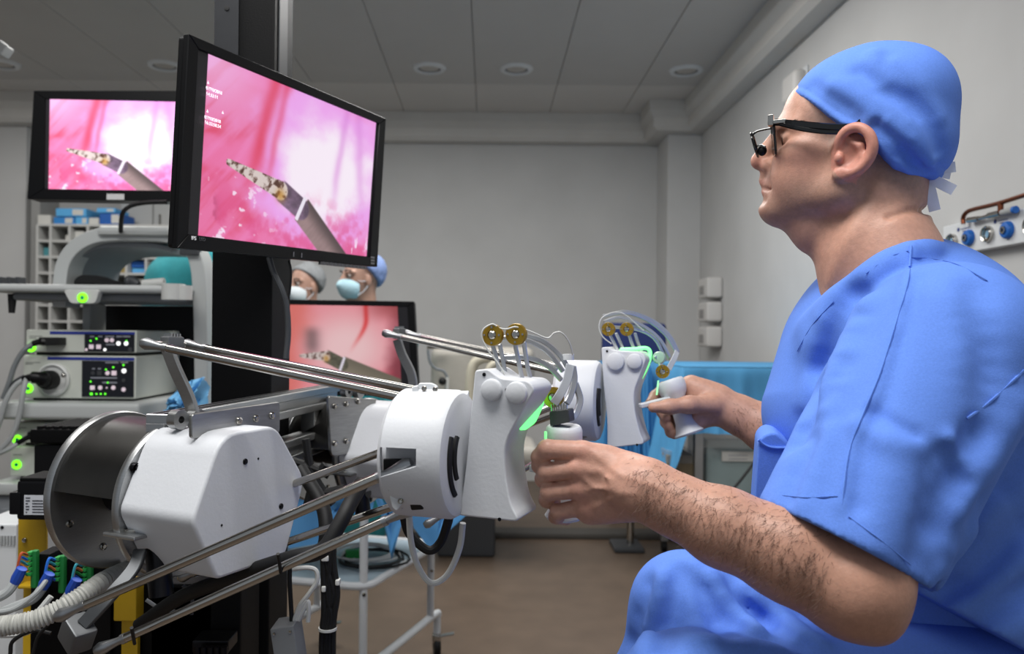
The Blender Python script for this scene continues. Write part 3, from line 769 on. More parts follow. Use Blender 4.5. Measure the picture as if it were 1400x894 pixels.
# ================================================================== screens
def vnoise(x, y, seed):
    r = np.random.default_rng(seed); T = r.random((64, 64)); xi, yi = np.floor(x).astype(int), np.floor(y).astype(int); fx, fy = x-xi, y-yi
    fx, fy = fx*fx*(3-2*fx), fy*fy*(3-2*fy); g = lambda a, b: T[a % 64, b % 64]
    return (g(xi, yi)*(1-fx)+g(xi+1, yi)*fx)*(1-fy)+(g(xi, yi+1)*(1-fx)+g(xi+1, yi+1)*fx)*fy
def fbm(x, y, seed, o=4): return sum(vnoise(x*2**i, y*2**i, seed+i)/2**(i+1) for i in range(o))/(1-.5**o)
def sm(a, b, x): t = np.clip((x-a)/(b-a), 0, 1); return t*t*(3-2*t)
def segd(s, t, a, b, asp=1.6):
    ax, ay, bx, by = a[0]*asp, a[1], b[0]*asp, b[1]; px, py = s*asp-ax, t-ay; dx, dy = bx-ax, by-ay; L = dx*dx+dy*dy
    h = np.clip((px*dx+py*dy)/L, 0, 1); return np.hypot(px-h*dx, py-h*dy), (px*dx+py*dy)/L, (px*dy-py*dx)/math.sqrt(L)
def mixc(c, col, m): return c*(1-m[:, None])+np.array(col)[None]*m[:, None]
def paint(s, t, kind):
    if kind == 2: s = (s-.35)/.62
    n1 = fbm(s*4, t*4, 3); n2 = fbm(s*14, t*9, 11); st = fbm(s*16+t*9, t*2.2-s, 5)
    if kind < 2:
        c = np.tile(np.array([.93, .46, .66]), (len(s), 1))
        c = mixc(c, (.88, .27, .40), sm(.40, .7, st)*sm(.75, .15, s+.15*t)*.95)
        c = mixc(c, (.96, .52, .76), sm(.5, .75, n1)*.7)
        # pale tissue mass on the right
        b = sm(.66, .0, np.hypot((s-.68)*1.05, (t-.47)*.75)+.22*(n1-.5)+.10*(n2-.5))
        c = mixc(c, (.95, .66, .95), sm(.05, .45, b)); c = mixc(c, (1., .95, 1.), sm(.42, .85, b))
        # vessel strands
        for (x0, x1, w, a) in ((.36, .20, .035, .85), (.42, .30, .02, .5), (.78, .70, .022, .5), (.86, .95, .03, .45)):
            xx = x0+(x1-x0)*t+.03*(n1-.5); c = mixc(c, (.88, .24, .36) if x0 < .6 else (.86, .52, .86), np.exp(-((s-xx)/w)**2)*a*sm(.85, .4, t))
        c = mixc(c, (.88, .28, .50), sm(.45, .75, n2)*sm(.55, .9, t)*.6)
        # wet highlights at lower left and right
        c = mixc(c, (1, .93, 1), sm(.66, .76, fbm(s*26, t*22, 21))*sm(.5, .75, t)*sm(.55, .2, s)*.9)
        c = mixc(c, (1, .9, 1), sm(.66, .74, fbm(s*40, t*14, 25))*sm(.8, .95, t)*sm(.82, .9, s))
        c = mixc(c, (.98, .80, 1.), np.exp(-(np.hypot(s-.05, (t-.0)*.8)/.22)**2)*.7)
        c = mixc(c, (.35, .08, .18), np.exp(-((s-.08)/.03)**2)*sm(.72, .85, t)*sm(.5, .7, n2)*.7)
    else:
        c = np.tile(np.array([.96, .60, .64]), (len(s), 1))
        c = mixc(c, (.91, .46, .42), sm(.30, .0, s+.12*(n1-.5)+.10*(t-.3))*.9)
        c = mixc(c, (1., .88, .88), sm(.6, .1, np.hypot((s-.5)*1.1, (t-.5)))*.75)
        c = mixc(c, (.90, .22, .22), np.exp(-((s-(.68-.18*sm(.15, .7, t)))/.022)**2)*sm(.6, .2, t)*.85)
        c = mixc(c, (.45, .16, .2), sm(.8, .98, s+.1*(t-.5)+.1*(n1-.5))*.8); c = mixc(c, (.55, .2, .2), sm(.25, .0, t)*sm(.55, .9, s)*.6)
        c = mixc(c, (.86, .2, .3), sm(.5, .75, n2)*sm(.7, .95, t)*sm(.6, .8, s)*.7)
        c = mixc(c, (.35, .3, .3), np.exp(-((s-.2)/.07)**2)*sm(.2, .35, t)*sm(.7, .45, t)*.6)
        c = mixc(c, (1, .96, .96), sm(.66, .74, fbm(s*36, t*26, 25))*sm(.78, .88, t)*sm(.78, .86, s))
    # instrument: jaws, hinge, collar rings, shaft
    if kind < 2: tip, hin, col, end = (.16, .56), (.42, .655), (.54, .745), (.92, 1.22); wd = .092
    else: tip, hin, col, end = (.10, .60), (.32, .60), (.46, .70), (1.0, 1.0); wd = .10
    d, h, sd = segd(s, t, col, end); m = sm(wd+.008, wd-.008, d)*sm(-.01, .01, h)
    shade = .55+.45*sm(-wd, wd*.4, -sd)*(.8+.4*fbm(s*60+t*40, s*6-t*9, 8)) if kind < 2 else .8+.2*sm(-wd, wd, -sd)
    base_ = np.array([.60, .50, .50]) if kind < 2 else np.array([.56, .52, .45])
    c = c*(1-m[:, None])+(base_[None]*shade[:, None])*m[:, None]
    d, h, sd = segd(s, t, hin, col); m = sm(wd*.85, wd*.7, d)*sm(-.1, .1, h); tone = .45+.5*fbm(s*30, t*30, 14)
    c = c*(1-m[:, None])+(np.array([.62, .50, .62] if kind < 2 else [.52, .5, .42])[None]*tone[:, None])*m[:, None]
    for k in (.94, 1.0):
        q = (hin[0]+(col[0]-hin[0])*k, hin[1]+(col[1]-hin[1])*k); nx, ny = -(col[1]-hin[1]), (col[0]-hin[0])*1.6; L = math.hypot(nx, ny); nx, ny = nx/L*wd*.85, ny/L*wd*.85
        d, h, sd = segd(s, t, (q[0]-nx/1.6, q[1]-ny), (q[0]+nx/1.6, q[1]+ny)); c = mixc(c, (.95, .92, .97), sm(.011, .006, d))
    d, h, sd = segd(s, t, tip, hin); wj = .022+.045*np.clip(h, 0, 1); m = sm(wj, wj*.8, d)
    j = sm(.28, .55, fbm(s*50+t*20, t*26-s*18, 31)); c = c*(1-m[:, None])+((np.array([.86, .80, .78])[None]*j[:, None]+np.array([.32, .2, .16])[None]*(1-j[:, None])))*m[:, None]
    c = mixc(c, (.75, .50, .12), np.exp(-(np.hypot((s-hin[0])*1.6, t-hin[1]-.03)/.04)**2)*.7)
    return np.clip(c, 0, 1)
def screen_mesh(name, C, kind, nx, ny, es, parent, margin=(0, 1)):
    """C: TL, TR, BR, BL world corners"""
    u = np.linspace(0, 1, nx); v = np.linspace(0, 1, ny); S, T = np.meshgrid(u, v); s, t = S.ravel(), T.ravel()
    TL, TR, BR, BL = [np.array(c) for c in C]
    pts = (TL[None]*(1-s)[:, None]+TR[None]*s[:, None])*(1-t)[:, None]+(BL[None]*(1-s)[:, None]+BR[None]*s[:, None])*t[:, None]
    i, j = np.meshgrid(np.arange(ny-1), np.arange(nx-1), indexing='ij'); a = (i*nx+j).ravel()
    me = np_mesh(name, pts, np.stack([a, a+nx, a+nx+1, a+1], 1))
    c = paint(s, t, kind); m0, m1 = margin
    off = (s < m0) | (s > m1); g = np.where(s < .5, .055, .07)
    c = np.where(off[:, None], g[:, None]*np.array([[1., .85, .95]]), c)
    vcol(me, (c*.95+.05*(kind == 1)).astype(np.float32)**2.2)
    m = bpy.data.materials.new(name+'_image'); m.use_nodes = True; nt = m.node_tree; b = nt.nodes['Principled BSDF']
    at = nt.nodes.new('ShaderNodeAttribute'); at.attribute_name = 'tint'
    b.inputs['Base Color'].default_value = (.01, .01, .012, 1); b.inputs['Roughness'].default_value = .35
    nt.links.new(at.outputs['Color'], b.inputs['Emission Color']); b.inputs['Emission Strength'].default_value = es
    return link(name, me, m, parent, smooth=0)
def monitor(name, label, O, outer, inner, depth, kind, res, es, margin, back=True, grp=None):
    """outer / inner: TL, TR, BR, BL in world; depth = body thickness"""
    c = sum(outer, Vector())/4; t = thing(name, Vector((c.x, c.y, min(p.z for p in outer))), label, 'monitor', grp)
    n = (outer[1]-outer[0]).cross(outer[3]-outer[0]).normalized()
    if n.dot(CAM-c) < 0: n = -n
    m = MB(); m.prism(round_poly([p-n*.006 for p in outer], .008), -n*depth); m.build('case', M_black, t, bevel=.003)
    # bezel: four strips
    for i, nm in enumerate(('bezel', 'bezel', 'bezel', 'bezel')):
        j = (i+1) % 4
        MB().prism([outer[i], outer[j], inner[j], inner[i]], -n*.012).build(nm, M_black, t, bevel=.0012, seg=1)
    screen_mesh('screen', [p-n*.004 for p in inner], kind, res[0], res[1], es, t, margin)
    return t, n
# ---- the large screen in front of the column
def quad(px, ds): return [P(x, y, d) for (x, y), d in zip(px, ds)]
dl, dr_ = 1.228, 1.752
# plane through left and right edges
TLo, BLo = P(252, 45, dl), P(234, 338, dl); TRo, BRo = P(528, 162, dr_), P(516, 365, dr_)
nM = (TRo-TLo).cross(BLo-TLo).normalized()
def om(x, y): return onp(x, y, TLo, nM)
outer = [om(258, 46), om(528, 162), om(516, 365), om(242, 339)]
inner = [om(272, 67), om(519, 169), om(506, 351), om(258, 320)]
t, n = monitor('large_monitor', 'large tilted black monitor on the column showing a pink endoscopic view', None, outer, inner, .016, 0, (360, 225), 1.0, (.045, .985))
rgt = (outer[1]-outer[0]).normalized(); dwn = (outer[3]-outer[0]).normalized()
M_ink = mat('white_print', '#c8c8c8', .5, emit='#ffffff', es=.25)
M_osd = mat('screen_overlay_text', '#ffffff', .5, emit='#ffe6ff', es=.55)
def lettering(x, y, s, h, m_, par):
    q = om(x, y)+n*.0008; text('lettering', s, m_, par, q, rgt, -dwn, h)
lettering(261, 327.5, 'IPS', .0085, M_ink, t); lettering(272, 328.6, 'LED', .0075, mat('grey_print', '#555558', .5), t)
for x, y, s in ((281, 122, '07/10/2018'), (281, 130, '14:33:11'), (279, 162, '07/10/2018'), (279, 169, '16:33:58.54')): lettering(x, y, s, .0078, M_osd, t)
m = MB()
for x, y in ((284, 113), (283, 152), (304, 154)):
    q = om(x, y)+n*.0008; m.prism([q-dwn*.003, q+rgt*.0022+dwn*.002, q-rgt*.0022+dwn*.002], n*.0004)
m.build('screen_symbol', M_osd, t, smooth=0)
m = MB()
for x, y in ((509, 352), (509, 356), (509, 360)): q = om(x, y)+n*.001; m.obox(q, (rgt, dwn, n), (.014, .004, .001))
m.build('badge', mat('badge_grey', '#8a8a8c', .4, metal=.6), t, smooth=0)
m = MB()
for x, y in ((401, 347.5), (412, 349)): q = om(x, y)+n*.001; m.obox(q, (rgt, dwn, n), (.002, .009, .001))
m.build('bezel_mark', mat('mark_grey', '#707074', .5), t, smooth=0)
m = MB()
for i in range(12):
    q = om(440+i*5.2, 359.8+i*.55); m.obox(q, (rgt, dwn, n), (.006, .006, .012))
m.build('vent_edge', mat('vent_steel', '#5a5a5c', .4), t, smooth=0)
# arm to the column
c = sum(outer, Vector())/4; 
MB().obox(c-n*.035, (rgt, dwn, n), (.34, .20, .03)).build('rear_housing', M_black, t, bevel=.008)
MB().obox(c-n*.06, (rgt, dwn, n), (.12, .12, .03)).build('mount_plate', M_blackm, t, bevel=.004)
MB().tube([c-n*.06, c-n*.10, V(cxl+.07, cy-.002, c.z)], .022, 12).build('mount_arm', M_blackm, t)
# cables down the column from the large screen
m = thing('monitor_cable', V(cxr-.02, cy, 1.0), 'dark grey cable hanging down the right side of the black column', 'cable')
MB().tube(cr([P(*p) for p in ((368, 352, 1.49), (374, 372, 1.485), (385, 395, 1.48), (392, 420, 1.485), (394, 455, 1.49), (391, 490, 1.49))], 8), .0055, 8).build('cable', mat('dark_cable', '#3f4144', .5), m)
MB().tube(cr([P(*p) for p in ((395, 356, 1.5), (398, 372, 1.5), (396, 400, 1.5), (392, 412, 1.5))], 6), .0022, 6).build('thin_lead', M_rubber, m)
# ---- monitor on the endoscopy cart, upper left
dm = 2.55
px = [(46, 124), (262, 124), (262, 276), (37, 272)]; pin = [(64, 136), (257, 141), (255, 262), (62, 257)]
outer = quad(px, (dm,)*4); inner = quad(pin, (dm,)*4)
inner = quad([(62, 135), (256, 139), (255, 261), (60, 258)], (dm,)*4)
tl, n2_ = monitor('cart_monitor', 'black monitor above the endoscopy cart with a pale pink view', None, outer, inner, .06, 1, (200, 120), 1.35, (.03, 1.))
rgt = V(1, 0, 0); dwn = V(0, 0, -1)
bbx('bezel_sticker', mat('white_sticker', '#cfcfcf', .6), tl, P(146, 269, dm).x, P(170, 269, dm).x, dm-.0012, dm-.0002, P(150, 273, dm).z, P(150, 265, dm).z)
MB().tube(cr([P(*p) for p in ((228, 276, 2.5), (200, 277, 2.5), (180, 281, 2.5), (169, 289, 2.5), (166, 300, 2.52), (165, 316, 2.6))], 6), .007, 8).build('signal_cable', M_rubber, tl)
c = P(250, 270, dm); MB().bb(c.x-.03, c.x+.03, dm+.05, dm+.09, 1.40, c.z+.1).build('neck', M_dgrey, tl, bevel=.004)
# ---- lower monitor behind the column
dm3 = 2.55
outer = quad([(300, 408), (566, 412), (573, 541), (300, 541)], (dm3,)*4); inner = quad([(306, 415), (557, 419), (563, 533), (306, 533)], (dm3,)*4)
tl3, n3 = monitor('lower_monitor', 'lower black monitor behind the column showing a tissue view, standing under the masked people', None, outer, inner, .05, 2, (210, 110), .82, (0., .945))
a = P(500, 541, dm3)
MB().bb(a.x-.25, a.x-.15, dm3+.05, dm3+.10, .71, a.z+.1).build('stand_post', M_black, tl3, bevel=.004)
MB().bb(a.x-.33, a.x-.07, dm3-.05, dm3+.20, .692, .712).build('stand_foot', M_black, tl3, bevel=.01)
# ================================================================== the surgeon
HC = P(1165, 205, 1.05)
HL = Vector((-HC.x, -HC.y, 0)).normalized()      # his left, towards the lens
HF = Vector((HL.y, -HL.x, 0))                    # where the face points
if HF.x > 0: HF = -HF
HA = (HF, HL, Vector((0, 0, 1)))
def h(x, y, c=0.): return onp(x, y, HC+HL*c, HL)
def mir(p): return p-HL*(2*(p-HC).dot(HL))
sur = thing('person', V(.62, 1.08, 0), 'surgeon in blue scrubs and cap seated in profile, working two white grips', 'person')
lo = HC-V(.20, .20, .27); hi = HC+V(.24, .22, .20)
s = SDF(lo, hi, .0021)
def two(fn):
    fn(lambda p: p); fn(mir)
s.ell(h(1190, 165), (.096, .074, .088), HA, .01)
s.ell(h(1116, 165), (.041, .058, .050), HA, .03)
s.ell(h(1122, 222), (.060, .054, .060), HA, .02)
s.ell(h(1079, 254), (.033, .028, .032), HA, .018)
s.ell(h(1060, 286), (.0215, .024, .018), HA, .018)
s.ell(h(1120, 286), (.062, .042, .034), HA, .02)
s.ell(h(1122, 316), (.037, .035, .034), HA, .022)
def side(M_):
    s.cone(M_(h(1064, 284, .010)), M_(h(1148, 262, .048)), .019, .022, .011)
    s.cone(M_(h(1148, 262, .048)), M_(h(1160, 215, .056)), .023, .022, .018)
    s.ell(M_(h(1102, 236, .032)), (.042, .026, .044), HA, .02)
    s.ell(M_(h(1096, 207, .046)), (.026, .014, .012), HA, .018)
    s.cone(M_(h(1072, 172, .008)), M_(h(1090, 171, .046)), .010, .009, .014)
    s.ell(M_(h(1066, 193, .032)), (.013, .017, .011), HA, .012, 's')
    s.ell(M_(h(1084, 192, .032)), (.0135, .0135, .0125), HA, .004)
    s.cone(M_(h(1072, 187, .020)), M_(h(1080, 187, .044)), .0045, .0045, .004)
    s.cone(M_(h(1074, 197, .022)), M_(h(1082, 197, .042)), .0035, .0035, .004)
    s.ell(M_(h(1053, 227, .0115)), (.0118, .0085, .0095), HA, .007)
    s.ell(M_(h(1046, 233.5, .0070)), (.0055, .0032, .0035), HA, .003, 's')
    s.fold([M_(h(1060, 222, .02)), M_(h(1056, 240, .026)), M_(h(1058, 256, .028))], -.0022, .005)
    # ear
    E = lambda x, y, c: M_(h(x, y, c))
    s.ell(E(1168, 206, .071), (.023, .007, .031), HA, .008)
    hx = cr([E(1147, 205, .075), E(1148, 190, .080), E(1158, 178, .084), E(1173, 174, .087), E(1187, 182, .090), E(1193, 198, .090), E(1189, 215, .087), E(1178, 229, .083), E(1165, 237, .080)], 4)
    s.chain(hx, list(np.interp(np.arange(len(hx)), [0, len(hx)*.5, len(hx)], [.0042, .0055, .0055])), .0035)
    s.ell(E(1151, 238, .078), (.0115, .0058, .0095), HA, .006)
    s.chain([E(1163, 192, .079), E(1176, 200, .081), E(1179, 213, .080), E(1166, 226, .079)], [.004, .005, .005, .004], .004)
    s.ell(E(1161, 213, .085), (.0085, .008, .0115), HA, .005, 's')
    s.ell(E(1172, 188, .086), (.010, .0035, .004), HA, .004, 's')
    s.ell(E(1147, 216, .080), (.0055, .0055, .0075), HA, .003)
side(lambda p: p); side(mir)
# nose, lips
s.cone(h(1068, 178), h(1039, 220), .0085, .0125, .008)
s.cone(h(1047, 235), h(1043, 246), .006, .0055, .008)
for q in ((1048.5, 251), (1049, 264)):
    s.chain([mir(h(q[0]+9, q[1]+2, .020)), h(q[0], q[1]), h(q[0]+9, q[1]+2, .020)], [.0035, .0060, .0035], .006)
s.chain([mir(h(1056, 259, .024)), h(1034, 257.5), h(1056, 259, .024)], [.0016, .0022, .0016], .003, 's')
s.chain([mir(h(1042, 274, .02)), h(1030, 273), h(1042, 274, .02)], [.004, .0065, .004], .010, 's')
# neck and nape roll
s.cone(h(1198, 250), h(1193, 350), .057, .065, .016)
s.cone(h(1194, 350), h(1202, 430), .066, .070, .02)
s.ell(h(1226, 250), (.030, .052, .042), HA, .025)
two(lambda M_: s.cone(M_(h(1214, 342, .03)), M_(h(1246, 425, .075)), .046, .036, .03))
s.cone(h(1226, 370), h(1268, 420), .056, .06, .03)
s.chain([mir(h(1232, 305, .045)), h(1247, 303), h(1232, 305, .045)], [.012, .017, .012], .010)
s.chain([mir(h(1256, 288, .05)), h(1268, 287), h(1262, 288, .028)], [.003, .0055, .004], .007, 's')
s.fold([h(1262, 288, .03), h(1242, 290, .052), h(1215, 300, .064)], -.004, .006)
s.fold([h(1270, 322), h(1245, 325, .045), h(1215, 332, .066)], -.004, .006)
# side of neck: sternomastoid, jaw shadow line
s.fold([h(1200, 262, .066), h(1165, 320, .066), h(1130, 385, .05)], .0035, .012)
hv, hf = s.nets()
# ------------------------------------------------------------------ arms and hands
def arm_near():
    a = SDF((.04, .70, .70), (.56, 1.02, 1.12), .0024)
    E = P(1172, 806, .80); Wp = P(884, 672, .885); SH = P(1290, 470, .90)
    a.cone(SH, E, .048, .044, .01)
    a.cone(P(1190, 806, .80), P(1165, 800, .80), .038, .043, .02)
    a.ell(P(1194, 846, .80), (.022, .026, .022), k=.022)
    M1 = E.lerp(Wp, .3)
    a.chain([P(1160, 806, .80), M1+V(0, 0, .004), E.lerp(Wp, .62), E.lerp(Wp, .86), Wp, P(862, 662, .898)], [.043, .0455, .039, .031, .0275, .0275], .02)
    a.chain([P(880, 662, .885), P(864, 660, .893)], [.026, .026], .02)
    # metacarpals
    kn = [(796, 617, .915), (789, 641, .913), (792, 668, .916), (800, 692, .922)]
    for i, (k, y) in enumerate(zip(kn, (645, 656, 668, 680))):
        a.cone(P(864, y, .903+.003*i), P(*k), .0185, .0125, .010)
    a.ell(P(828, 655, .918), (.030, .017, .034), k=.02)
    a.cone(P(860, 690, .905), P(808, 700, .925), .018, .014, .015)
    fin = [[(796, 617, .915), (748, 614, .913), (738, 625, .921), (736, 637, .930)],
           [(789, 641, .913), (748, 645, .917), (743, 655, .940), (757, 664, .962)],
           [(792, 668, .916), (751, 672, .921), (748, 683, .944), (764, 688, .964)],
           [(800, 692, .922), (763, 700, .928), (760, 706, .946), (774, 709, .962)]]
    rad = [[.0122, .0112, .0102, .0086], [.0120, .0110, .0102, .009], [.0116, .0106, .0098, .0088], [.0106, .0094, .0088, .008]]
    for f_, r_ in zip(fin, rad):
        a.chain([P(*p) for p in f_], r_, .0025)
    for f_ in fin: a.ell(P(f_[0][0]+1, f_[0][1], f_[0][2]-.006), (.0115, .0085, .0095), k=.006)
    a.chain([P(862, 648, .915), P(825, 632, .950), P(795, 632, .985), P(770, 636, .990)], [.020, .0165, .012, .0095], .012)
    # tendons, veins and creases between fingers
    for i, k in enumerate(kn):
        q0 = a.hit(k[0]+14, k[1]+1, .82, 1.0); q1 = a.hit(k[0]+50, 648+i*9, .82, 1.0)
        if q0 and q1: a.fold([q0, q1], .0016, .004)
    for pts in (((798, 655), (815, 668), (840, 672), (868, 675)), ((815, 640), (832, 655), (840, 672)), ((905, 668), (880, 660), (850, 650))):
        qs = [a.hit(x, y, .8, 1.0) for x, y in pts]
        if all(qs): a.fold(qs, .0014, .0026)
    # elbow bone
    q = a.hit(1200, 800, .7, .95)
    return a
an = arm_near(); av, af = an.nets()
def arm_far():
    a = SDF((.24, 1.32, .86), (.74, 1.60, 1.14), .0026)
    a.chain([P(1190, 640, 1.38), P(1110, 605, 1.42), P(1050, 586, 1.45), P(1008, 566, 1.47), P(985, 556, 1.475)], [.05, .048, .042, .033, .030], .02)
    a.ell(P(962, 551, 1.485), (.038, .022, .040), k=.02)
    a.cone(P(985, 552, 1.475), P(952, 575, 1.465), .024, .020, .018)
    a.cone(P(980, 545, 1.48), P(946, 527, 1.49), .024, .017, .018)
    a.chain([P(972, 554, 1.452), P(942, 553, 1.432), P(915, 556, 1.428), P(893, 557, 1.428)], [.019, .0148, .0125, .0092], .010)
    kn = [(944, 526, 1.50), (946, 543, 1.508), (950, 558, 1.507), (955, 572, 1.50)]
    fi = [[(908, 531, 1.515), (896, 542, 1.500), (888, 552, 1.475)], [(913, 552, 1.515), (906, 563, 1.497), (911, 571, 1.478)],
          [(918, 568, 1.512), (911, 577, 1.495), (915, 584, 1.478)], [(926, 583, 1.505), (918, 590, 1.488), (922, 594, 1.473)]]
    for k, f_ in zip(kn, fi):
        a.cone(P(972, 552, 1.49), P(*k), .020, .0155, .014)
        a.chain([P(*k)]+[P(*p) for p in f_], [.0140, .0122, .0110, .009], .006)
    return a
afar = arm_far(); fv, ff = afar.nets()
verts = np.concatenate([hv, av, fv]); faces = np.concatenate([hf, af+len(hv), ff+len(hv)+len(av)])
me = np_mesh('body', verts, faces, 3)
co = coords(me)
# ---- complexion by place: stubble, shaved sides, lips, ears, knuckles
rel = co-np.array(HC)[None]; qa = rel @ np.array(HF); qc = rel @ np.array(HL); qb = rel[:, 2]
nh = len(hv)
def loc(x, y, c=0.):
    p = h(x, y, c)-HC; return np.array([p.dot(HF), p.dot(HL), p.z])
def blob(x, y, c, ra, rb):
    p = loc(x, y, c); return np.exp(-(((qa-p[0])/ra)**2+((qb-p[2])/rb)**2))
base = np.tile(np.array([.53, .290, .210]), (len(co), 1))
nz = rng.random(len(co))
def tint(c, m): 
    global base
    m = np.clip(m, 0, 1)[:, None]; base = base*(1-m)+np.array(c)[None]*m
isH = np.zeros(len(co)); isH[:nh] = 1
tint((.62, .30, .22), isH*blob(1100, 225, 0, .03, .03)*.5)
tint((.30, .185, .14), isH*.62*np.clip(blob(1075, 290, 0, .045, .020)+blob(1120, 275, 0, .05, .022)+.8*blob(1160, 255, 0, .016, .03), 0, 1)*(.8+.4*nz))
tint((.30, .19, .145), isH*.45*blob(1046, 243, 0, .012, .006))
tint((.30, .22, .19), isH*.65*np.clip(blob(1125, 180, 0, .018, .03)+blob(1138, 195, 0, .008, .02), 0, 1)*(.7+.5*nz))
tint((.27, .185, .15), isH*.75*np.clip(blob(1215, 225, 0, .032, .030)+blob(1240, 255, 0, .022, .022), 0, 1)*(qc < .085)*(.8+.4*nz))
tint((.46, .20, .165), isH*.5*np.clip(blob(1044, 250, 0, .010, .0045)+blob(1043, 263, 0, .010, .005), 0, 1))
ear = isH*(np.abs(qc) > .069)*(blob(1168, 208, .08, .028, .036) > .35)
tint((.60, .25, .19), ear*.7)
tint((.60, .24, .18), isH*blob(1036, 222, 0, .012, .012)*.5)
if True:
    A0 = np.array(P(1180, 812, .80)); B0 = np.array(P(884, 672, .885)); ba = B0-A0
    tt = ((co-A0) @ ba)/(ba @ ba); near_m = np.zeros(len(co)); near_m[nh:nh+len(av)] = 1
    tint((.43, .225, .15), near_m*np.clip(1-tt, 0, 1)**.6*.55)
    for x, y in ((795, 617), (788, 642), (791, 668), (800, 691)):
        p = np.array(P(x, y, .905)); tint((.60, .25, .19), near_m*.55*np.exp(-(np.linalg.norm(co-p, axis=1)/.011)**2))
    tint((.62, .34, .26), near_m*.4*(tt > 1.02))
vcol(me, base.astype(np.float32))
M_skin = mat('skin', '#d9a58c', .46, attr='tint', noise=.10, scale=160, bump=.10, bscale=420, sss=.08, spec=.45)
body = link('body', me, M_skin, sur, 180)
# eyes
for Mx in (lambda p: p, mir):
    q = Mx(h(1083.5, 192, .032)); ey = MB().sph(q, .0128, 12).build('eye', mat('eye_white', '#d8d0cc', .2), sur, 180)
    f_ = (HF*.97+(Mx(HL*1+HC)-HC).normalized()*.2 if False else HF)
    MB().lathe([(.0001, .0136), (.0045, .0131), (.006, .0121)], q, HF, 20).build('iris', mat('dark_iris', '#2a1c14', .15), ey)
# eyebrow
m = MB()
for i in range(70):
    u_ = i/69; q = s.hit(1068+26*u_, 168-2*math.sin(u_*3)+random.uniform(-2, 2), .9, 1.2)
    if q: m.tube([q, q+HF*-.006+V(0, 0, .002)+HL*.0012], [.0005, .0002], 3)
m.build('eyebrow', mat('dark_hair', '#2c211b', .6), sur)
# ---- forearm hair
def hairs(sdf, pix, n_, dr, mat_, nm, d0, d1):
    m = MB()
    for i in range(n_):
        x, y = pix(); q = sdf.hit(x, y, d0, d1)
        if q is None: continue
        L = random.uniform(.005, .014); dd = Vector(dr)+Vector((random.gauss(0, .45), random.gauss(0, .2), random.gauss(0, .5))); dd.normalize()
        tov = (CAM-q).normalized(); p1 = q+tov*.0014+dd*L*.5; p2 = q+tov*.0010+dd*L+V(random.gauss(0, .002), 0, random.gauss(0, .002))
        m.tube([q, p1, p2], [.00016, .00014, .00007], 3, caps=False)
    m.build(nm, mat_, sur, kind='stuff')
def pix_near():
    u_ = random.random()**1.0; x = 1130-260*u_; c_ = 800-135*u_ if False else 778-118*u_; return x+random.gauss(0, 8), c_+random.uniform(-70+25*u_, 62-28*u_)
M_hair = mat('arm_hair', '#54392a', .6)
hairs(an, pix_near, 2000, (-.55, -.2, -.75), M_hair, 'arm_hair', .7, .98)
hairs(afar, lambda: (random.uniform(1000, 1072), random.uniform(550, 625)), 380, (.4, -.2, -.7), M_hair, 'arm_hair', 1.3, 1.6)
# ------------------------------------------------------------------ cap
c = SDF(HC-V(.24, .24, .10), HC+V(.24, .24, .20), .0024)
c.ell(h(1196, 160), (.0935, .086, .0945), HA, .01)
c.ell(h(1238, 196), (.046, .060, .046), HA, .03)
c.ell(h(1246, 130), (.046, .065, .048), HA, .03)
c.ell(h(1150, 150), (.0640, .079, .0625), HA, .02)
c.ell(h(1226, 205), (.0635, .087, .060), HA, .02)
c.ell(h(1185, 185), (.070, .085, .040), HA, .02)
edge = [(1085, 131, .02), (1105, 140, .05), (1130, 157, .072), (1152, 172, .08), (1172, 181, .08), (1194, 194, .08), (1208, 213, .078), (1222, 229, .07), (1242, 240, .05), (1264, 246, .02), (1290, 250, 0)]
ea = []; eb = []
for x, y, cc in edge:
    p = h(x, y, cc)-HC; ea.append(p.dot(HF)); eb.append(p.z)
ea = np.array(ea[::-1], np.float32); eb = np.array(eb[::-1], np.float32)
HCn = np.array(HC, np.float32)
def capcut(X, Y, Z, off=0.):
    a_ = (X-HCn[0])*HF.x+(Y-HCn[1])*HF.y
    return (np.interp(a_, ea, eb).astype(np.float32)-(Z-HCn[2]))*.8+off
for pts, am, w_ in (([(1178, 100), (1205, 122), (1240, 140), (1268, 165), (1284, 205)], -.011, .012), ([(1170, 112), (1200, 138), (1240, 168), (1272, 215)], .006, .011),
                    ([(1195, 75), (1190, 95), (1200, 118)], .007, .011), ([(1200, 170), (1230, 200), (1262, 235)], -.008, .008), ([(1215, 165), (1245, 190), (1270, 225)], .006, .007),
                    ([(1140, 120), (1175, 135), (1200, 160), (1215, 190)], .006, .013), ([(1110, 118), (1140, 135), (1170, 160)], -.005, .011), ([(1225, 85), (1260, 115), (1283, 160)], .003, .010), ([(1235, 205), (1255, 222), (1272, 240)], -.004, .006)):
    qs = [c.hit(x, y, .8, 1.3) for x, y in pts]; qs = [q for q in qs if q]
    if len(qs) > 1: c.fold(qs, am, w_)
# hem band
def hemd(X, Y, Z):
    v_ = capcut(X, Y, Z); return .0011*(np.exp(-((v_+.0035)/.0028)**2))-.0012*np.exp(-((v_+.0105)/.0012)**2)
c.put(hemd, c.lo, c.lo+c.h*c.n, .0, 'd')
c.put(capcut, c.lo, c.lo+c.h*c.n, .0, 'i')
cv, cf = c.nets()
cap = link('surgical_cap', np_mesh('surgical_cap', cv, cf, 3), M_scrub, sur, 180)
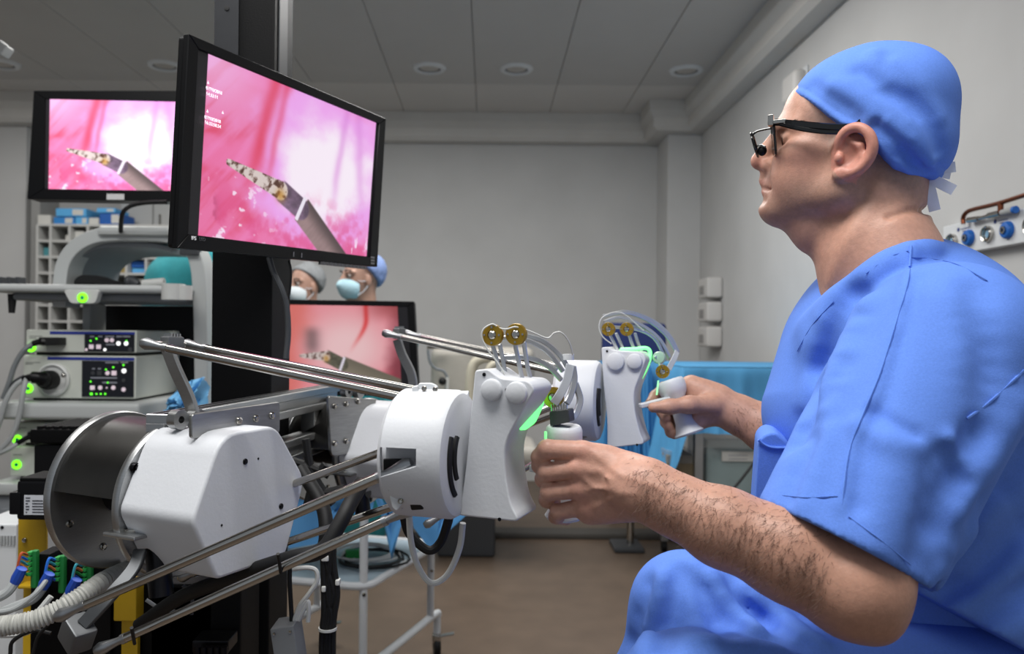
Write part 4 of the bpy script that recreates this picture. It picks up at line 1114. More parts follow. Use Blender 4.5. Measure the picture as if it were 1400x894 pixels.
# white ties at the back
M_tie = mat('white_tape', '#e6eaf2', .8)
def ribbon(nm, pts, w_, parent, mt):
    pts = cr(pts, 5); g = [[], []]
    for i, p in enumerate(pts):
        a_, b_ = pts[max(0, i-1)], pts[min(len(pts)-1, i+1)]; t_ = (b_-a_).normalized(); sd_ = t_.cross(Vector((.35, .93, .1))).normalized()
        g[0].append(p+sd_*w_/2); g[1].append(p-sd_*w_/2)
    return MB().sheet(g).build(nm, mt, parent, solid=.0012, smooth=60)
K = h(1267, 240, .012)
for pts in (((1267, 240, .012), (1262, 230, .022), (1257, 226, .02)), ((1267, 240, .012), (1282, 232, .012), (1306, 228, .006)), ((1268, 242, .016), (1284, 250, .02), (1304, 260, .016)), ((1266, 243, .014), (1272, 262, .02), (1278, 288, .014)), ((1267, 240, .012), (1285, 236, .0), (1299, 238, -.01))):
    ribbon('cap_tie', [h(*p) for p in pts], .013, cap, M_tie)
MB().sph(K, .008, 10).build('tie_knot', M_tie, cap, 180)
# ------------------------------------------------------------------ scrub shirt
g = SDF((.26, .66, .42), (1.12, 1.50, 1.36), .0040)
BL = Vector((-.25, -.97, 0)).normalized()
g.ell(P(1240, 500, 1.08), (.158, .185, .17), k=.02)
g.ell(P(1238, 640, 1.08), (.172, .185, .20), k=.06)
g.ell(P(1270, 820, 1.08), (.205, .20, .20), k=.06)
g.cone(P(1252, 440, 1.05), P(1300, 480, .915), .056, .088, .035)
g.cone(P(1238, 415, 1.08), P(1200, 470, 1.26), .07, .085, .05)
g.cone(P(1344, 500, 1.08), P(1378, 612, 1.10), .080, .125, .04)
g.cone(P(1266, 424, 1.04), P(1330, 474, 1.04), .055, .070, .03)
g.ell(P(1352, 710, 1.10), (.145, .175, .24), k=.05)
g.cone(P(1134, 476, 1.10), P(1118, 560, 1.08), .038, .065, .05)
g.cone(P(1168, 450, 1.06), P(1142, 490, 1.08), .036, .046, .03)
# near sleeve
SA, SB = P(1292, 482, .905), P(1150, 742, .835)
SU = (SB-SA).normalized()
g.cone(SA, SB+SU*.03, .098, .081, .04)
g.cone(P(1280, 560, .89), P(1238, 770, .84), .075, .040, .03)
g.cone(P(1190, 560, .92), P(1092, 700, .86), .060, .030, .04)
# far sleeve (behind the body)
g.cone(P(1190, 470, 1.27), P(1150, 640, 1.36), .09, .075, .04)
# neck opening
CL = [h(1274, 343, .0), h(1264, 343, .036), h(1248, 348, .062), h(1219, 360, .078), h(1186, 382, .082), (h(1153, 408, .062)), h(1128, 430, .034), h(1106, 458, .004)]
CLp = cr(CL, 4)
g.chain(CLp, [.008]*len(CLp), .022)
g.cone(h(1238, 398, .045), h(1174, 438, .062), .036, .036, .025)
g.cone(h(1174, 438, .058), h(1134, 468, .035), .034, .034, .025)
CLi = cr([p+V(0, 0, .022)-HL*.006 for p in CL], 4)
def runs(sdf, pts, d0, d1, n=6, gap=.022):
    out = [[]]
    for p in cr([Vector((x, y, 0)) for x, y in pts], n):
        q_ = sdf.hit(p.x, p.y, d0, d1)
        if q_ is None: continue
        if out[-1] and (q_-out[-1][-1]).length > gap: out.append([])
        out[-1].append(q_)
    return [r_ for r_ in out if len(r_) > 2]
def gf(pts, am, w_, d0=.7, d1=1.35):
    for r_ in runs(g, pts, d0, d1): g.fold(r_, am, w_)
FA = 1.25
for pts, am, w_ in (
    ([(1165, 405), (1140, 440), (1122, 500), (1100, 570), (1085, 600)], -.014, .017), ([(1182, 420), (1160, 470), (1140, 520), (1125, 560)], .010, .018),
    ([(1130, 440), (1112, 500), (1098, 560)], .007, .014), ([(1150, 500), (1115, 560), (1100, 600)], -.006, .012),
    ([(1330, 400), (1338, 450), (1345, 500), (1342, 540)], -.010, .020), ([(1312, 410), (1318, 470), (1325, 540)], .006, .022),
    ([(1245, 340), (1238, 400), (1222, 450), (1198, 530), (1170, 600), (1152, 690)], .0035, .008), ([(1258, 345), (1250, 410), (1236, 460), (1212, 540), (1184, 600)], -.0035, .008),
    ([(1195, 565), (1220, 580), (1248, 595)], -.005, .008), ([(1170, 580), (1200, 600), (1240, 612)], .004, .010), ([(1290, 620), (1305, 640), (1318, 655)], -.006, .010), ([(1300, 600), (1312, 620), (1322, 645)], .006, .009),
    ([(1275, 640), (1268, 690), (1255, 760)], -.006, .014), ([(1225, 600), (1215, 680), (1205, 740)], .004, .022), ([(1180, 620), (1172, 690)], -.005, .012),
    ([(1110, 600), (1090, 650), (1078, 685)], -.004, .012), ([(1135, 590), (1112, 650), (1100, 690)], .004, .012),
    ([(1340, 590), (1300, 660), (1275, 720)], -.012, .016), ([(1395, 560), (1345, 640), (1300, 740)], .010, .02), ([(1400, 620), (1340, 700), (1300, 790)], -.008, .018),
    ([(1400, 720), (1330, 790), (1262, 830)], -.008, .014), ([(1400, 760), (1340, 815), (1280, 850)], .009, .016), ([(1400, 800), (1330, 850), (1270, 880)], -.008, .014), ([(1400, 850), (1330, 880)], .008, .015),
    ([(1360, 690), (1300, 760), (1260, 800)], .007, .012), ([(1310, 800), (1270, 815), (1240, 850)], -.008, .010)):
    gf(pts, am*FA, w_)
# sleeve opening: cut at the hem, hollow inside
hemP = P(1150, 742, .835); hn = (P(1152, 745, .835)-P(1225, 560, .87)).normalized()
px0, px1 = P(1058, 693, .835), P(1246, 797, .835); hd = (px1-px0).normalized(); hn = (SU-hd*SU.dot(hd)); hn = (hn-Vector((0, 1, 0))*hn.y*.7).normalized()
hemC = (px0+px1)/2
n_ = np.array(hn, np.float32); p_ = np.array(hemC, np.float32)
slv = SDF.dcone(SA, SB+SU*.06, .106, .13)
# cut everything beyond the hem plane that belongs to the sleeve region
def hemcut(X, Y, Z):
    pl_ = (X-p_[0])*n_[0]+(Y-p_[1])*n_[1]+(Z-p_[2])*n_[2]
    return np.where((Y < .955), pl_, -1.)
g.put(hemcut, (.2, .6, .6), (.75, .955, 1.05), .0, 'i')
ci = SA.lerp(SB, .72)
g.cone(ci, hemC+SU*.06, .062, .0745, .006, 's')
g.cone(P(1208, 740, .845), P(1210, 800, .835), .040, .046, .01, 's')
gv, gfc = g.nets()
shirt = link('scrub_shirt', np_mesh('scrub_shirt', gv, gfc, 4), M_scrub, sur, 180)
# seams, as raised stitched lines on the cloth
M_st = mat('scrub_stitch', '#4a6fc0', .9)
def seam(pts, r=.0011, nm='seam', mt=None, d0=.7, d1=1.35, dense=14, stitch=False):
    for qs in runs(g, pts, d0, d1, dense, .018):
        sm_ = list(qs)
        for _ in range(5): sm_ = [sm_[0]]+[(sm_[i-1]+sm_[i]*2+sm_[i+1])/4 for i in range(1, len(sm_)-1)]+[sm_[-1]]
        sm_ = [p_+(CAM-p_).normalized()*(r*.8+.0007) for p_ in sm_]
        MB().tube(sm_, r, 5).build(nm, mt or M_st, shirt)
seam([(1246, 336), (1241, 385), (1228, 430), (1203, 510), (1178, 570), (1160, 620), (1151, 690)], .0013, mt=M_scrub)
seam([(1246, 352), (1275, 354), (1310, 362), (1350, 384)], .0006)
seam([(1242, 343), (1215, 352), (1184, 374)], .0006); seam([(1140, 412), (1110, 445), (1090, 480)], .0006)
seam([(1322, 572), (1350, 552), (1380, 525), (1400, 506)], .0014, mt=M_scrub)
seam([(1070, 677), (1105, 680), (1145, 678)], .0007, mt=M_scrub); seam([(1160, 706), (1200, 735), (1245, 772)], .0007, mt=M_scrub)
# lower front pocket
pk = [P(x, y, .985) for x, y in ((1036, 604), (1044, 594), (1060, 590), (1082, 608), (1084, 700), (1072, 760), (1026, 760), (1030, 690))]
MB().prism(round_poly(pk, .01), V(.03, .10, 0)).build('pocket', M_scrub, shirt, bevel=.004, seg=3)
MB().tube(cr([P(x, y, .984) for x, y in ((1037, 601), (1045, 608), (1058, 612), (1080, 612))], 5), .0022, 6).build('pocket_edge', M_scrub, shirt)
# ------------------------------------------------------------------ trousers
q = SDF((.08, .70, .02), (1.0, 1.34, .92), .0058)
q.cone(P(1330, 870, 1.15), P(938, 830, 1.03), .105, .066, .04)
q.chain([P(938, 830, 1.03), P(905, 960, 1.04), P(880, 1280, 1.06), P(872, 1480, 1.08)], [.064, .068, .062, .060], .03)
q.cone(P(1330, 960, .98), P(935, 957, .89), .105, .071, .04)
q.chain([P(935, 957, .89), P(890, 1120, .90), P(850, 1440, .92), P(845, 1640, .93)], [.068, .068, .062, .060], .03)
q.ell(V(.70, 1.08, .63), (.16, .19, .12), k=.05)
def qf(pts, am, w_):
    for r_ in runs(q, pts, .7, 1.3, 6, .03): q.fold(r_, am*1.7, w_)
for pts, am, w_ in (([(885, 800), (872, 850), (862, 893)], -.008, .012), ([(945, 770), (985, 800), (1030, 820)], .006, .010), ([(905, 790), (895, 830), (880, 890)], .006, .012), ([(930, 785), (918, 840), (905, 892)], -.007, .012), ([(955, 800), (975, 840), (990, 870)], -.008, .010),
                    ([(975, 790), (1000, 830), (1030, 860)], .008, .012), ([(1000, 800), (1030, 835), (1070, 865)], -.010, .010), ([(1020, 805), (1070, 845), (1120, 880)], .009, .010), ([(960, 876), (1020, 884), (1090, 892)], .006, .012), ([(1000, 850), (1060, 872), (1120, 888)], -.009, .010)):
    qf(pts, am, w_)
qv, qfc = q.nets()
link('scrub_trousers', np_mesh('scrub_trousers', qv, qfc, 3), M_scrub, sur, 180)
for (x, y) in ((P(872, 1480, 1.08).x, 1.08), (P(845, 1640, .93).x, .93)):
    z = SDF((x-.26, y-.07, -.01), (x+.10, y+.07, .14), .005)
    z.cone((x-.13, y, .038), (x-.02, y, .05), .04, .045, .03); z.cone((x-.02, y, .05), (x, y, .09), .045, .04, .03); z.cut((0, 0, .002), (0, 0, -1))
    zv, zf = z.nets(); link('clog', np_mesh('clog', zv, zf, 2), M_whitem, sur, 180)
# stool
t = thing('surgeon_stool', V(.70, 1.08, 0), 'round black stool under the seated surgeon', 'stool')
MB().lathe([(.0001, .44), (.17, .44), (.185, .455), (.185, .48), (.17, .495), (.0001, .50)], V(.70, 1.08, 0), (0, 0, 1), 36).build('seat', M_black, t)
MB().cyl(V(.70, 1.08, .06), V(.70, 1.08, .44), .025).build('column', M_steel, t)
for k_ in range(5):
    a_ = k_*2*math.pi/5; e_ = V(.70+.26*math.cos(a_), 1.08+.26*math.sin(a_), .06)
    MB().bar(V(.70, 1.08, .075), e_, .035, .02).build('foot', M_steel, t, bevel=.004)
    MB().lathe([(.0001, -.012), (.025, -.012), (.025, .012), (.0001, .012)], e_+V(0, 0, -.035), (math.sin(a_), -math.cos(a_), 0), 18).build('castor', M_rubber, t)
# ------------------------------------------------------------------ glasses with a flip-up lens
gl = thing('glasses', h(1060, 190, 0), 'black-framed glasses with a flip-up front lens on the surgeon', 'glasses')
M_frm = mat('glossy_black_frame', '#08080a', .18, coat=.5)
for Mx in (lambda p: p, mir):
    link_bar('temple_arm', [Mx(h(*p)) for p in ((1058, 167, .068), (1085, 169, .076), (1115, 172, .080), (1150, 174, .083), (1172, 171, .084), (1181, 162, .084))], .004, .0085, gl, M_frm, up=(0, 0, 1))
    link_bar('temple_rib', [Mx(h(*p)) for p in ((1066, 169, .072), (1095, 176, .079), (1125, 180, .0815), (1160, 181, .083))], .003, .006, gl, M_frm, up=(0, 0, 1))
    m = MB(); m.obox(Mx(h(1066, 166, .0735)), HA, (.016, .003, .005)); m.build('hinge', M_steel, gl, bevel=.0008)
    lens = [Mx(h(*p)) for p in ((1058, 169, .066), (1061, 210, .060), (1059, 213, .030), (1057, 206, .010), (1055, 170, .008))]
    MB().prism(round_poly(lens, .006), HF*.0016).build('lens', mat('tinted_lens', '#151515', .08, alpha=.55), gl)
    rim = lens+[lens[0]]
    MB().tube(round_poly(lens, .006), .0017, 8, closed=True).build('rim', M_frm, gl)
MB().tube([mir(h(1056, 167, .068)), h(1053, 168, 0), h(1056, 167, .068)], .0035, 8).build('brow_bar', M_frm, gl)
MB().obox(h(1054, 165, .066), HA, (.007, .010, .014)).build('clip', M_steel, gl, bevel=.001)
# flip-up part
MB().tube(cr([h(*p) for p in ((1055, 175, .05), (1044, 177, .05), (1034, 180, .05), (1027, 186, .05))], 5), .0016, 8).build('flip_arm', M_frm, gl)
ol = cr([h(1028+4*math.sin(a_), 198-15*math.cos(a_)+0, .050-.021*(1-math.cos(a_*1))/1 if False else .04) for a_ in ()], 1) if False else None
u0 = h(1032, 198, .035)
ring = [u0+(HL*math.cos(a_)*.020)+(Vector((0, 0, 1))*.95-HF*-.25).normalized()*math.sin(a_)*.016 for a_ in np.linspace(0, 2*math.pi, 28, endpoint=False)]
MB().tube(ring, .0018, 8, closed=True).build('flip_rim', M_frm, gl)
MB().prism(ring, HF*.001).build('flip_lens', mat('smoked_lens', '#2a2c2e', .1, alpha=.75), gl)
MB().sph(h(1042, 206, .045), (.006, .006, .007), 10).build('loupe', M_black, gl, 180)
MB().tube([h(1033, 200, .05), h(1041, 198, .052), h(1047, 201, .052)], .0012, 6).build('loupe_wire', M_frm, gl)
# ================================================================== endoscopy cart on the left
dc = 2.60
def cx(px, d=dc): return P(px, 457, d).x
def cz(py, px=110, d=dc): return P(px, py, d).z
xl, xr = P(30, 500, dc).x, P(188, 500, dc).x
M_cart = mat('cart_grey_enamel', '#b4b7b6', .4); M_cartd = mat('cart_inner_grey', '#82868a', .5)
t = thing('endoscopy_cart', V((xl+xr)/2, dc+.25, 0), 'grey arched endoscopy cart with shelves, left of the column', 'equipment cart')
# arch: front band and darker inner lining
def arch(px, d, wd, dp, nm, mt, par):
    pts = cr([P(x, y, d) for x, y in px], 6); m = MB(); vs = []; fs = []
    for i, p in enumerate(pts):
        a, b = pts[max(i-1, 0)], pts[min(i+1, len(pts)-1)]; tg = (b-a).normalized(); n_ = Vector((tg.z, 0, -tg.x))
        vs += [p+n_*wd/2, p-n_*wd/2, p-n_*wd/2+V(0, dp, 0), p+n_*wd/2+V(0, dp, 0)]
    for i in range(len(pts)-1):
        for j in range(4): fs.append((i*4+j, i*4+(j+1) % 4, i*4+4+(j+1) % 4, i*4+4+j))
    fs += [(0, 1, 2, 3), tuple(4*(len(pts)-1)+j for j in (3, 2, 1, 0))]
    return m.add(vs, fs).build(nm, mt, par, bevel=.006)
arch([(80, 420), (81, 385), (86, 358), (100, 338), (122, 325), (150, 320), (210, 320), (240, 325), (258, 338), (268, 360), (272, 400), (274, 470), (275, 560)], dc+.02, .046, .10, 'arch', M_cart, t)
arch([(91, 400), (94, 372), (104, 352), (124, 340), (150, 335), (205, 335), (235, 342)], dc+.06, .018, .34, 'arch_lining', M_cartd, t)
m = MB(); m.bb(cx(130), cx(238), dc+.0, dc+.42, cz(321), cz(308)); m.build('top_deck', M_cart, t, bevel=.012)
# main tray with grip rims
m = MB(); m.bb(cx(4), cx(262), dc-.10, dc+.36, cz(402), cz(391)); m.build('upper_tray', M_cart, t, bevel=.012, seg=3)
m = MB(); m.bb(cx(28), cx(255), dc-.06, dc+.34, cz(412), cz(402)); m.build('tray_underside', M_cartd, t, bevel=.01)
pts = [P(x, y, dc-.108) for x, y in ((86, 396), (136, 396), (130, 415), (96, 415))]
fp = MB().prism(round_poly(pts, .012), V(0, .03, 0)).build('handle_panel', M_lgrey, t, bevel=.003)
def ring_light(px, py, d, r, par):
    MB().lathe([(r*.5, .003), (r*.52, .005), (r*.95, .005), (r, .003), (r, 0), (r*.5, 0), (r*.5, .003)], P(px, py, d), (0, -1, 0), 28).build('power_ring_light', M_green, par)
    MB().lathe([(.0001, .004), (r*.42, .0035), (r*.46, 0)], P(px, py, d), (0, -1, 0), 20).build('power_button', mat('button_teal', '#2c8f7a', .4), par)
ring_light(113, 407, dc-.108, .0155, fp)
MB().lathe([(.0001, 0), (.036, 0), (.036, .05), (.0001, .05)], P(237, 410, dc-.08), (0, 0, 1), 24).build('cup_holder', M_lgrey, t)
MB().lathe([(.0001, 0), (.024, 0), (.024, .045), (.0001, .045)], P(252, 410, dc-.08), (0, 0, 1), 24).build('cup_holder', M_lgrey, t)
m = MB(); a = P(17, 390, dc-.05); m.bb(a.x-.035, a.x+.035, a.y-.02, a.y+.02, a.z-.004, a.z+.008)
for k in (-.03, -.002, .026): m.bb(a.x+k-.006, a.x+k+.006, a.y-.02, a.y+.02, a.z+.005, a.z+.026)
m.build('cable_comb', M_dgrey, t, bevel=.002)
MB().cyl(P(17, 402, dc-.05), P(16, 428, dc-.05), .014, .009).build('hook', M_rubber, t)
# uprights, back and lower shelf
bbx('back_panel', M_black, t, cx(60), cx(262), dc+.36, dc+.40, .25, cz(412), bevel=.004)
bbx('left_upright', M_cart, t, cx(73), cx(85), dc+.18, dc+.30, .12, cz(412), bevel=.006)
bbx('lower_shelf', M_cart, t, cx(9), cx(205), dc-.08, dc+.40, cz(571), cz(548), bevel=.014, seg=3)
bbx('base_shelf', M_cart, t, cx(4), cx(215), dc-.08, dc+.40, cz(672), cz(655), bevel=.012)
bbx('base', M_cartd, t, cx(4), cx(215), dc-.06, dc+.40, .09, cz(672), bevel=.02)
for x in (cx(14), cx(205)):
    for y in (dc, dc+.34): MB().lathe([(.0001, -.014), (.044, -.014), (.044, .014), (.0001, .014)], V(x, y, .045), (1, 0, 0), 20).build('castor', M_rubber, t)
bbx('drawer_front', M_cartd, t, cx(20), cx(200), dc-.066, dc-.058, cz(800), cz(690), bevel=.003)
# ---- stacked processors
M_proc = mat('processor_cream', '#c6c9c0', .45); M_navy = mat('navy_strip', '#24348f', .4); M_pan = mat('black_control_panel', '#111219', .22)
M_btn = mat('pale_lit_button', '#d8c8d0', .4, emit='#e8d0dc', es=.35); M_btnw = mat('white_lit_button', '#ffffff', .4, emit='#ffffff', es=.9); M_grn = mat('green_indicator', '#5aff30', .4, emit='#66ff33', es=1.2)
M_prt = mat('panel_print', '#8d8f98', .5)
def device(label, px, d, deep, panel, btns, ring, words):
    (x0, y0, x1, y1) = px; X0, X1 = P(x0, (y0+y1)/2, d).x, P(x1, (y0+y1)/2, d).x; Z1, Z0 = P((x0+x1)/2, y0, d).z, P((x0+x1)/2, y1, d).z
    t = thing('video_processor', V((X0+X1)/2, d+deep/2, Z0), label, 'processor', 'endoscopy processors')
    b = bbx('case', M_proc, t, X0, X1, d, d+deep, Z0, Z1, bevel=.006)
    bbx('foot_strip', M_rubber, t, X0+.03, X1-.02, d+.01, d+deep-.02, Z0-.008, Z0+.001)
    sx = x0+(x1-x0)*.22 if panel else x0+(x1-x0)*.3
    bbx('blue_stripe', M_navy, t, P(sx, y0, d).x, X1-.006, d-.0012, d+.001, P(110, y0+6.2, d).z, P(110, y0+2.2, d).z)
    if panel:
        a, b2 = P(panel[0], panel[1], d), P(panel[2], panel[3], d)
        pn = bbx('control_panel', M_pan, t, a.x, b2.x, d-.003, d+.001, b2.z, a.z, bevel=.001)
        for (x, y, r, kind) in btns:
            q = P(x, y, d-.003); mt = {'p': M_btn, 'w': M_btnw, 'g': M_grn, 'd': M_dgrey, 't': M_prt}[kind[0]]
            if kind[0] == 't': MB().bb(q.x-r*.0024, q.x+r*.0024, q.y-.0006, q.y, q.z-.0022, q.z+.0022).build('panel_marking', mt, pn, smooth=0)
            elif 's' in kind: MB().bb(q.x-r*.0024, q.x+r*.0024, q.y-.002, q.y, q.z-r*.0022, q.z+r*.0022).build('button', mt, pn, bevel=.001)
            else: MB().lathe([(.0001, .0022), (r*.0022, .002), (r*.0024, 0)], q, (0, -1, 0), 16).build('button' if r > 1.4 else 'indicator', mt, pn)
    for (x, y) in ring: ring_light(x, y, d, .0150, t)
    for (x0_, x1_, y) in words:
        a, b2 = P(x0_, y, d), P(x1_, y+1.2, d); bbx('print_line', mat('fine_grey_print', '#7b7d78', .6), t, a.x, b2.x, d-.0006, d, b2.z, a.z, smooth=0)
    return t
d1 = device('upper cream processor with a black plug and green ring, on the cart', (35, 451, 187, 482), dc, .38, (116, 456.5, 184, 481),
       [(125, 474, 3.2, 'ps'), (135, 474, 3.2, 'ps'), (124, 466, 1.2, 'g'), (132, 463, 1.3, 'g'), (146, 465, 3, 'p'), (153, 465, 3, 'p'), (162, 469.5, 3, 'w'), (172.5, 469.5, 3, 'w'), (173, 466, 1.1, 'g'), (118, 478, 2, 'p'), (143.5, 478, 2, 'w'), (178, 478, 3.2, 'd'),
        (126, 460, 3, 't'), (137, 460, 3, 't'), (150, 460, 6, 't'), (163, 460, 4, 't'), (173, 460, 5, 't'), (151, 471, 6, 't')], [(43, 475)], [(40, 58, 459), (40, 50, 461.5)])
d2 = device('lower cream processor with a big round light socket, on the cart', (31, 486, 186, 545), dc, .38, (112.5, 493, 183, 543),
       [(127, 510, 2.5, 'd'), (136, 510, 3, 'ds'), (147, 510, 3, 'p'), (156, 510, 3.4, 'ps'), (145, 505, 1.2, 'g'), (155, 502, 1.2, 'g'), (169.5, 507, 3.2, 'w'), (169, 499, 1.3, 'g'), (169, 520, 2.6, 'd'), (169, 532.5, 3, 'p'), (126.5, 530, 3.2, 'ps'), (137, 530, 3, 'p'), (155, 530, 3, 'p'), (146, 530, 1.2, 'p'), (124, 521.5, 1.2, 'g'), (147.5, 523, 1.1, 'g'),
        (125, 538.5, 1.8, 'gs'), (132, 538.5, 1.2, 'gs'), (138, 538.5, 1.2, 'gs'), (144, 538.5, 1.3, 'gs'), (153, 495.5, 9, 't'), (170, 495.5, 5, 't'), (142, 516.5, 18, 't'), (150, 523, 10, 't'), (128, 504, 2, 't'), (136, 504, 2, 't')], [(39, 531)], [(35, 55, 495), (35, 45, 497)])
d3 = device('upper of the two processors under the cart shelf, blue stripe on top', (20, 578, 160, 606), dc-.02, .38, None, [], [(22+2, 601)], [(22, 36, 584), (22, 28, 586)])
d4 = device('lowest cream processor with a green ring at the cart base', (13, 611, 160, 652), dc-.02, .38, None, [], [(23, 635)], [(18, 30, 621)])
# round light-guide socket and plugs
q = P(72, 519, dc)
MB().lathe([(.0001, .008), (.040, .008), (.048, .014), (.054, .010), (.054, 0)], q+V(.005, 0, 0), (0, -1, 0), 36).build('light_socket', M_lgrey, d2)
lg = thing('light_guide_plug', q, 'black light-guide plug with grey cables in the round socket', 'plug')
MB().lathe([(.0001, 0), (.030, 0), (.032, .03), (.026, .05), (.0001, .05)], q, (0, -1, 0), 28).build('plug_head', M_rubber, lg)
MB().tube(cr([q+V(0, -.045, 0), P(55, 517, dc-.07), P(42, 516, dc-.08), P(33, 519, dc-.08)], 6), [.024]*6+[.019]*6+[.012]*7, 14).build('plug_sleeve', M_black, lg)
MB().sph(P(87, 513, dc-.05), .008, 8).build('release_catch', M_steel, lg, 180)
MB().tube(cr([P(*p) for p in ((34, 518, dc-.08), (20, 528, dc-.09), (8, 548, dc-.1), (0, 575, dc-.1), (-10, 600, dc-.1))], 8), .008, 8).build('grey_cable', M_cable, lg)
MB().tube(cr([P(*p) for p in ((36, 517, dc-.085), (31, 540, dc-.1), (26, 570, dc-.1), (14, 600, dc-.1), (-8, 622, dc-.1))], 8), .008, 8).build('grey_cable', M_cable, lg)
MB().tube(cr([P(*p) for p in ((33, 514, dc-.08), (22, 520, dc-.08), (13, 528, dc-.08))], 8), .005, 8).build('dark_cable', mat('dark_cable', '#3f4144', .5), lg)
vp = thing('video_plug', P(78, 466, dc), 'flat black video plug in the top processor with grey cable', 'plug')
a, b = P(63, 461, dc), P(91, 472, dc)
bbx('plug_head', M_rubber, vp, a.x, b.x, dc-.045, dc, b.z, a.z, bevel=.003)
MB().tube(cr([P(66, 467, dc-.03), P(55, 467, dc-.04), P(45, 470, dc-.045)], 5), [.014]*5+[.010]*6, 10).build('plug_sleeve', M_black, vp)
MB().tube(cr([P(*p) for p in ((46, 469, dc-.045), (32, 480, dc-.06), (20, 500, dc-.07), (12, 525, dc-.08), (4, 545, dc-.08))], 8), .008, 8).build('grey_cable', mat('mid_grey_cable', '#6f7375', .5), vp)
p4 = thing('signal_plug', P(40, 598, dc), 'black plug in the processor below the cart shelf', 'plug')
MB().tube(cr([P(52, 593, dc-.05), P(38, 598, dc-.08), P(22, 607, dc-.09)], 5), [.016]*5+[.008]*6, 10).build('plug_sleeve', M_black, p4)
MB().tube(cr([P(*p) for p in ((24, 606, dc-.09), (12, 614, dc-.1), (-6, 622, dc-.1))], 6), .007, 8).build('grey_cable', M_cable, p4)
# black camera console boxes at the right of the lower processors
t = thing('control_box', P(88, 652, 1.8), 'black ribbed electronics box left of the steel disc', 'box')
a, b = P(46, 608, 1.80), P(118, 650, 1.80); bbx('case', M_black, t, a.x, b.x, 1.80, 1.98, b.z, a.z, bevel=.004); bbx('stand_leg', M_black, t, a.x+.02, b.x-.02, 1.86, 1.92, 0, b.z)
a, b = P(44, 586, 1.80), P(118, 606, 1.80); lid = bbx('lid', M_blackm, t, a.x, b.x, 1.79, 1.98, b.z, a.z, bevel=.004)
m = MB()
for k in range(6): a = P(52+k*11, 586, 1.80); m.bb(a.x, a.x+.012, 1.795, 1.97, a.z-.002, a.z+.006)
m.build('rib', M_blackm, lid, bevel=.001)
# things lying on the tray
t = thing('folded_cloth', P(140, 392, dc), 'crumpled black cloth lying on the upper tray of the cart', 'cloth')
z = SDF(P(86, 400, dc-.1)-V(.03, .0, .02), P(200, 375, dc+.25)+V(.05, .0, .03), .006)
zt = cz(391)
for x, y, r in ((95, 386, .028), (112, 386, .026), (130, 385, .030), (150, 388, .022), (170, 390, .016), (88, 381, .010)): z.ell(P(x, y+4, dc+.08), (r*1.6, r*2.5, r), k=.03)
z.cut((0, 0, zt+.001), (0, 0, -1)); zv, zf = z.nets(); link('cloth', np_mesh('cloth', zv, zf, 3), mat('black_cloth', '#101113', .9), t, 180)
t = thing('hand_remote', P(185, 390, dc), 'dark grey moulded remote on the cart tray beside the cloth', 'remote')
MB().tube(cr([P(172, 386, dc+.05), P(180, 384, dc+.05), P(190, 389, dc+.04)], 5), [.012, .015, .018, .018, .017, .016, .016, .015, .014, .012, .009], 12).build('body', M_dgrey, t)
t = thing('paper_roll', P(214, 390, dc), 'small pale paper roll lying on the cart tray', 'roll')
MB().lathe([(.004, 0), (.014, 0), (.014, .07), (.004, .07), (.004, 0)], P(196, 388, dc+.05), (1, 0, .1), 18).build('roll', M_lgrey, t)
# crumpled blue drape beside the processors
t = thing('draped_cloth', P(250, 560, 2.2), 'crumpled pale blue cloth hanging behind the upper steel link', 'cloth')
ol_ = [P(x, y, 2.22) for x, y in ((226, 560), (230, 546), (243, 532), (256, 522), (270, 518), (279, 516), (284, 530), (286, 556), (286, 600), (255, 606), (232, 600))]
ctr = sum(ol_, Vector())/len(ol_); rr_ = random.Random(5); rows_ = []; no = len(ol_)*4; olr = cr(ol_, 4, True); jit = [[rr_.gauss(0, 1) for _ in range(no)] for _ in range(9)]
for j in range(9):
    v = j/8; rows_.append([ctr.lerp(olr[i % no], v)+V(0, -.05*(1-v*v)+.014*math.sin(i*1.1+v*7)+.006*jit[j][i % no]*(v > 0), 0) for i in range(no+1)])
MB().sheet(rows_).build('cloth', M_drape2, t, solid=.003, smooth=50)
bbx('cloth_hook', M_dgrey, t, P(250, 560, 2.2).x-.01, P(250, 560, 2.2).x+.01, 2.2, 2.25, .0, P(250, 556, 2.2).z, bevel=.002)
# ================================================================== pigeonhole rack at the back left
dr2 = 5.70
M_rack = mat('white_melamine', '#bdbdba', .6, noise=.04)
t = thing('pigeonhole_rack', V(-3.0, dr2+.15, 0), 'white pigeonhole shelving against the back wall at left', 'shelving')
cols = [50, 68, 94, 119, 145, 172, 199, 226, 253, 280]; rows = [308, 330, 352, 374, 396, 418, 440, 462]
zt = P(150, 308, dr2).z
for i, x in enumerate(cols):
    X = P(x, 400, dr2).x; bbx('divider', M_rack, t, X-.008, X+.008, dr2, dr2+.30, .1, zt)
X0, X1 = P(50, 400, dr2).x, P(280, 400, dr2).x
for y in rows:
    Z = P(150, y, dr2).z; bbx('shelf_board', M_rack, t, X0, X1, dr2+.002, dr2+.298, Z-.008, Z+.008)
bbx('rear_board', M_rack, t, X0, X1, dr2+.30, dr2+.31, .1, zt)
bbx('plinth', M_rack, t, X0, X1, dr2+.01, dr2+.3, 0, .1)
sp = P(43, 400, dr2); bbx('side_screen', mat('grey_side_panel', '#8f8f8d', .6), t, P(36, 400, dr2).x, X0-.01, dr2+.05, dr2+.31, 0, P(43, 282, dr2).z+.15)
M_b1 = mat('blue_package', '#2f7fc4', .6); M_b2 = mat('light_blue_package', '#58a7dc', .6); M_b3 = mat('deep_blue_package', '#1f5aa8', .6); M_pap = mat('white_package', '#c9c8c2', .7); M_tan = mat('tan_package', '#a08a4a', .7)
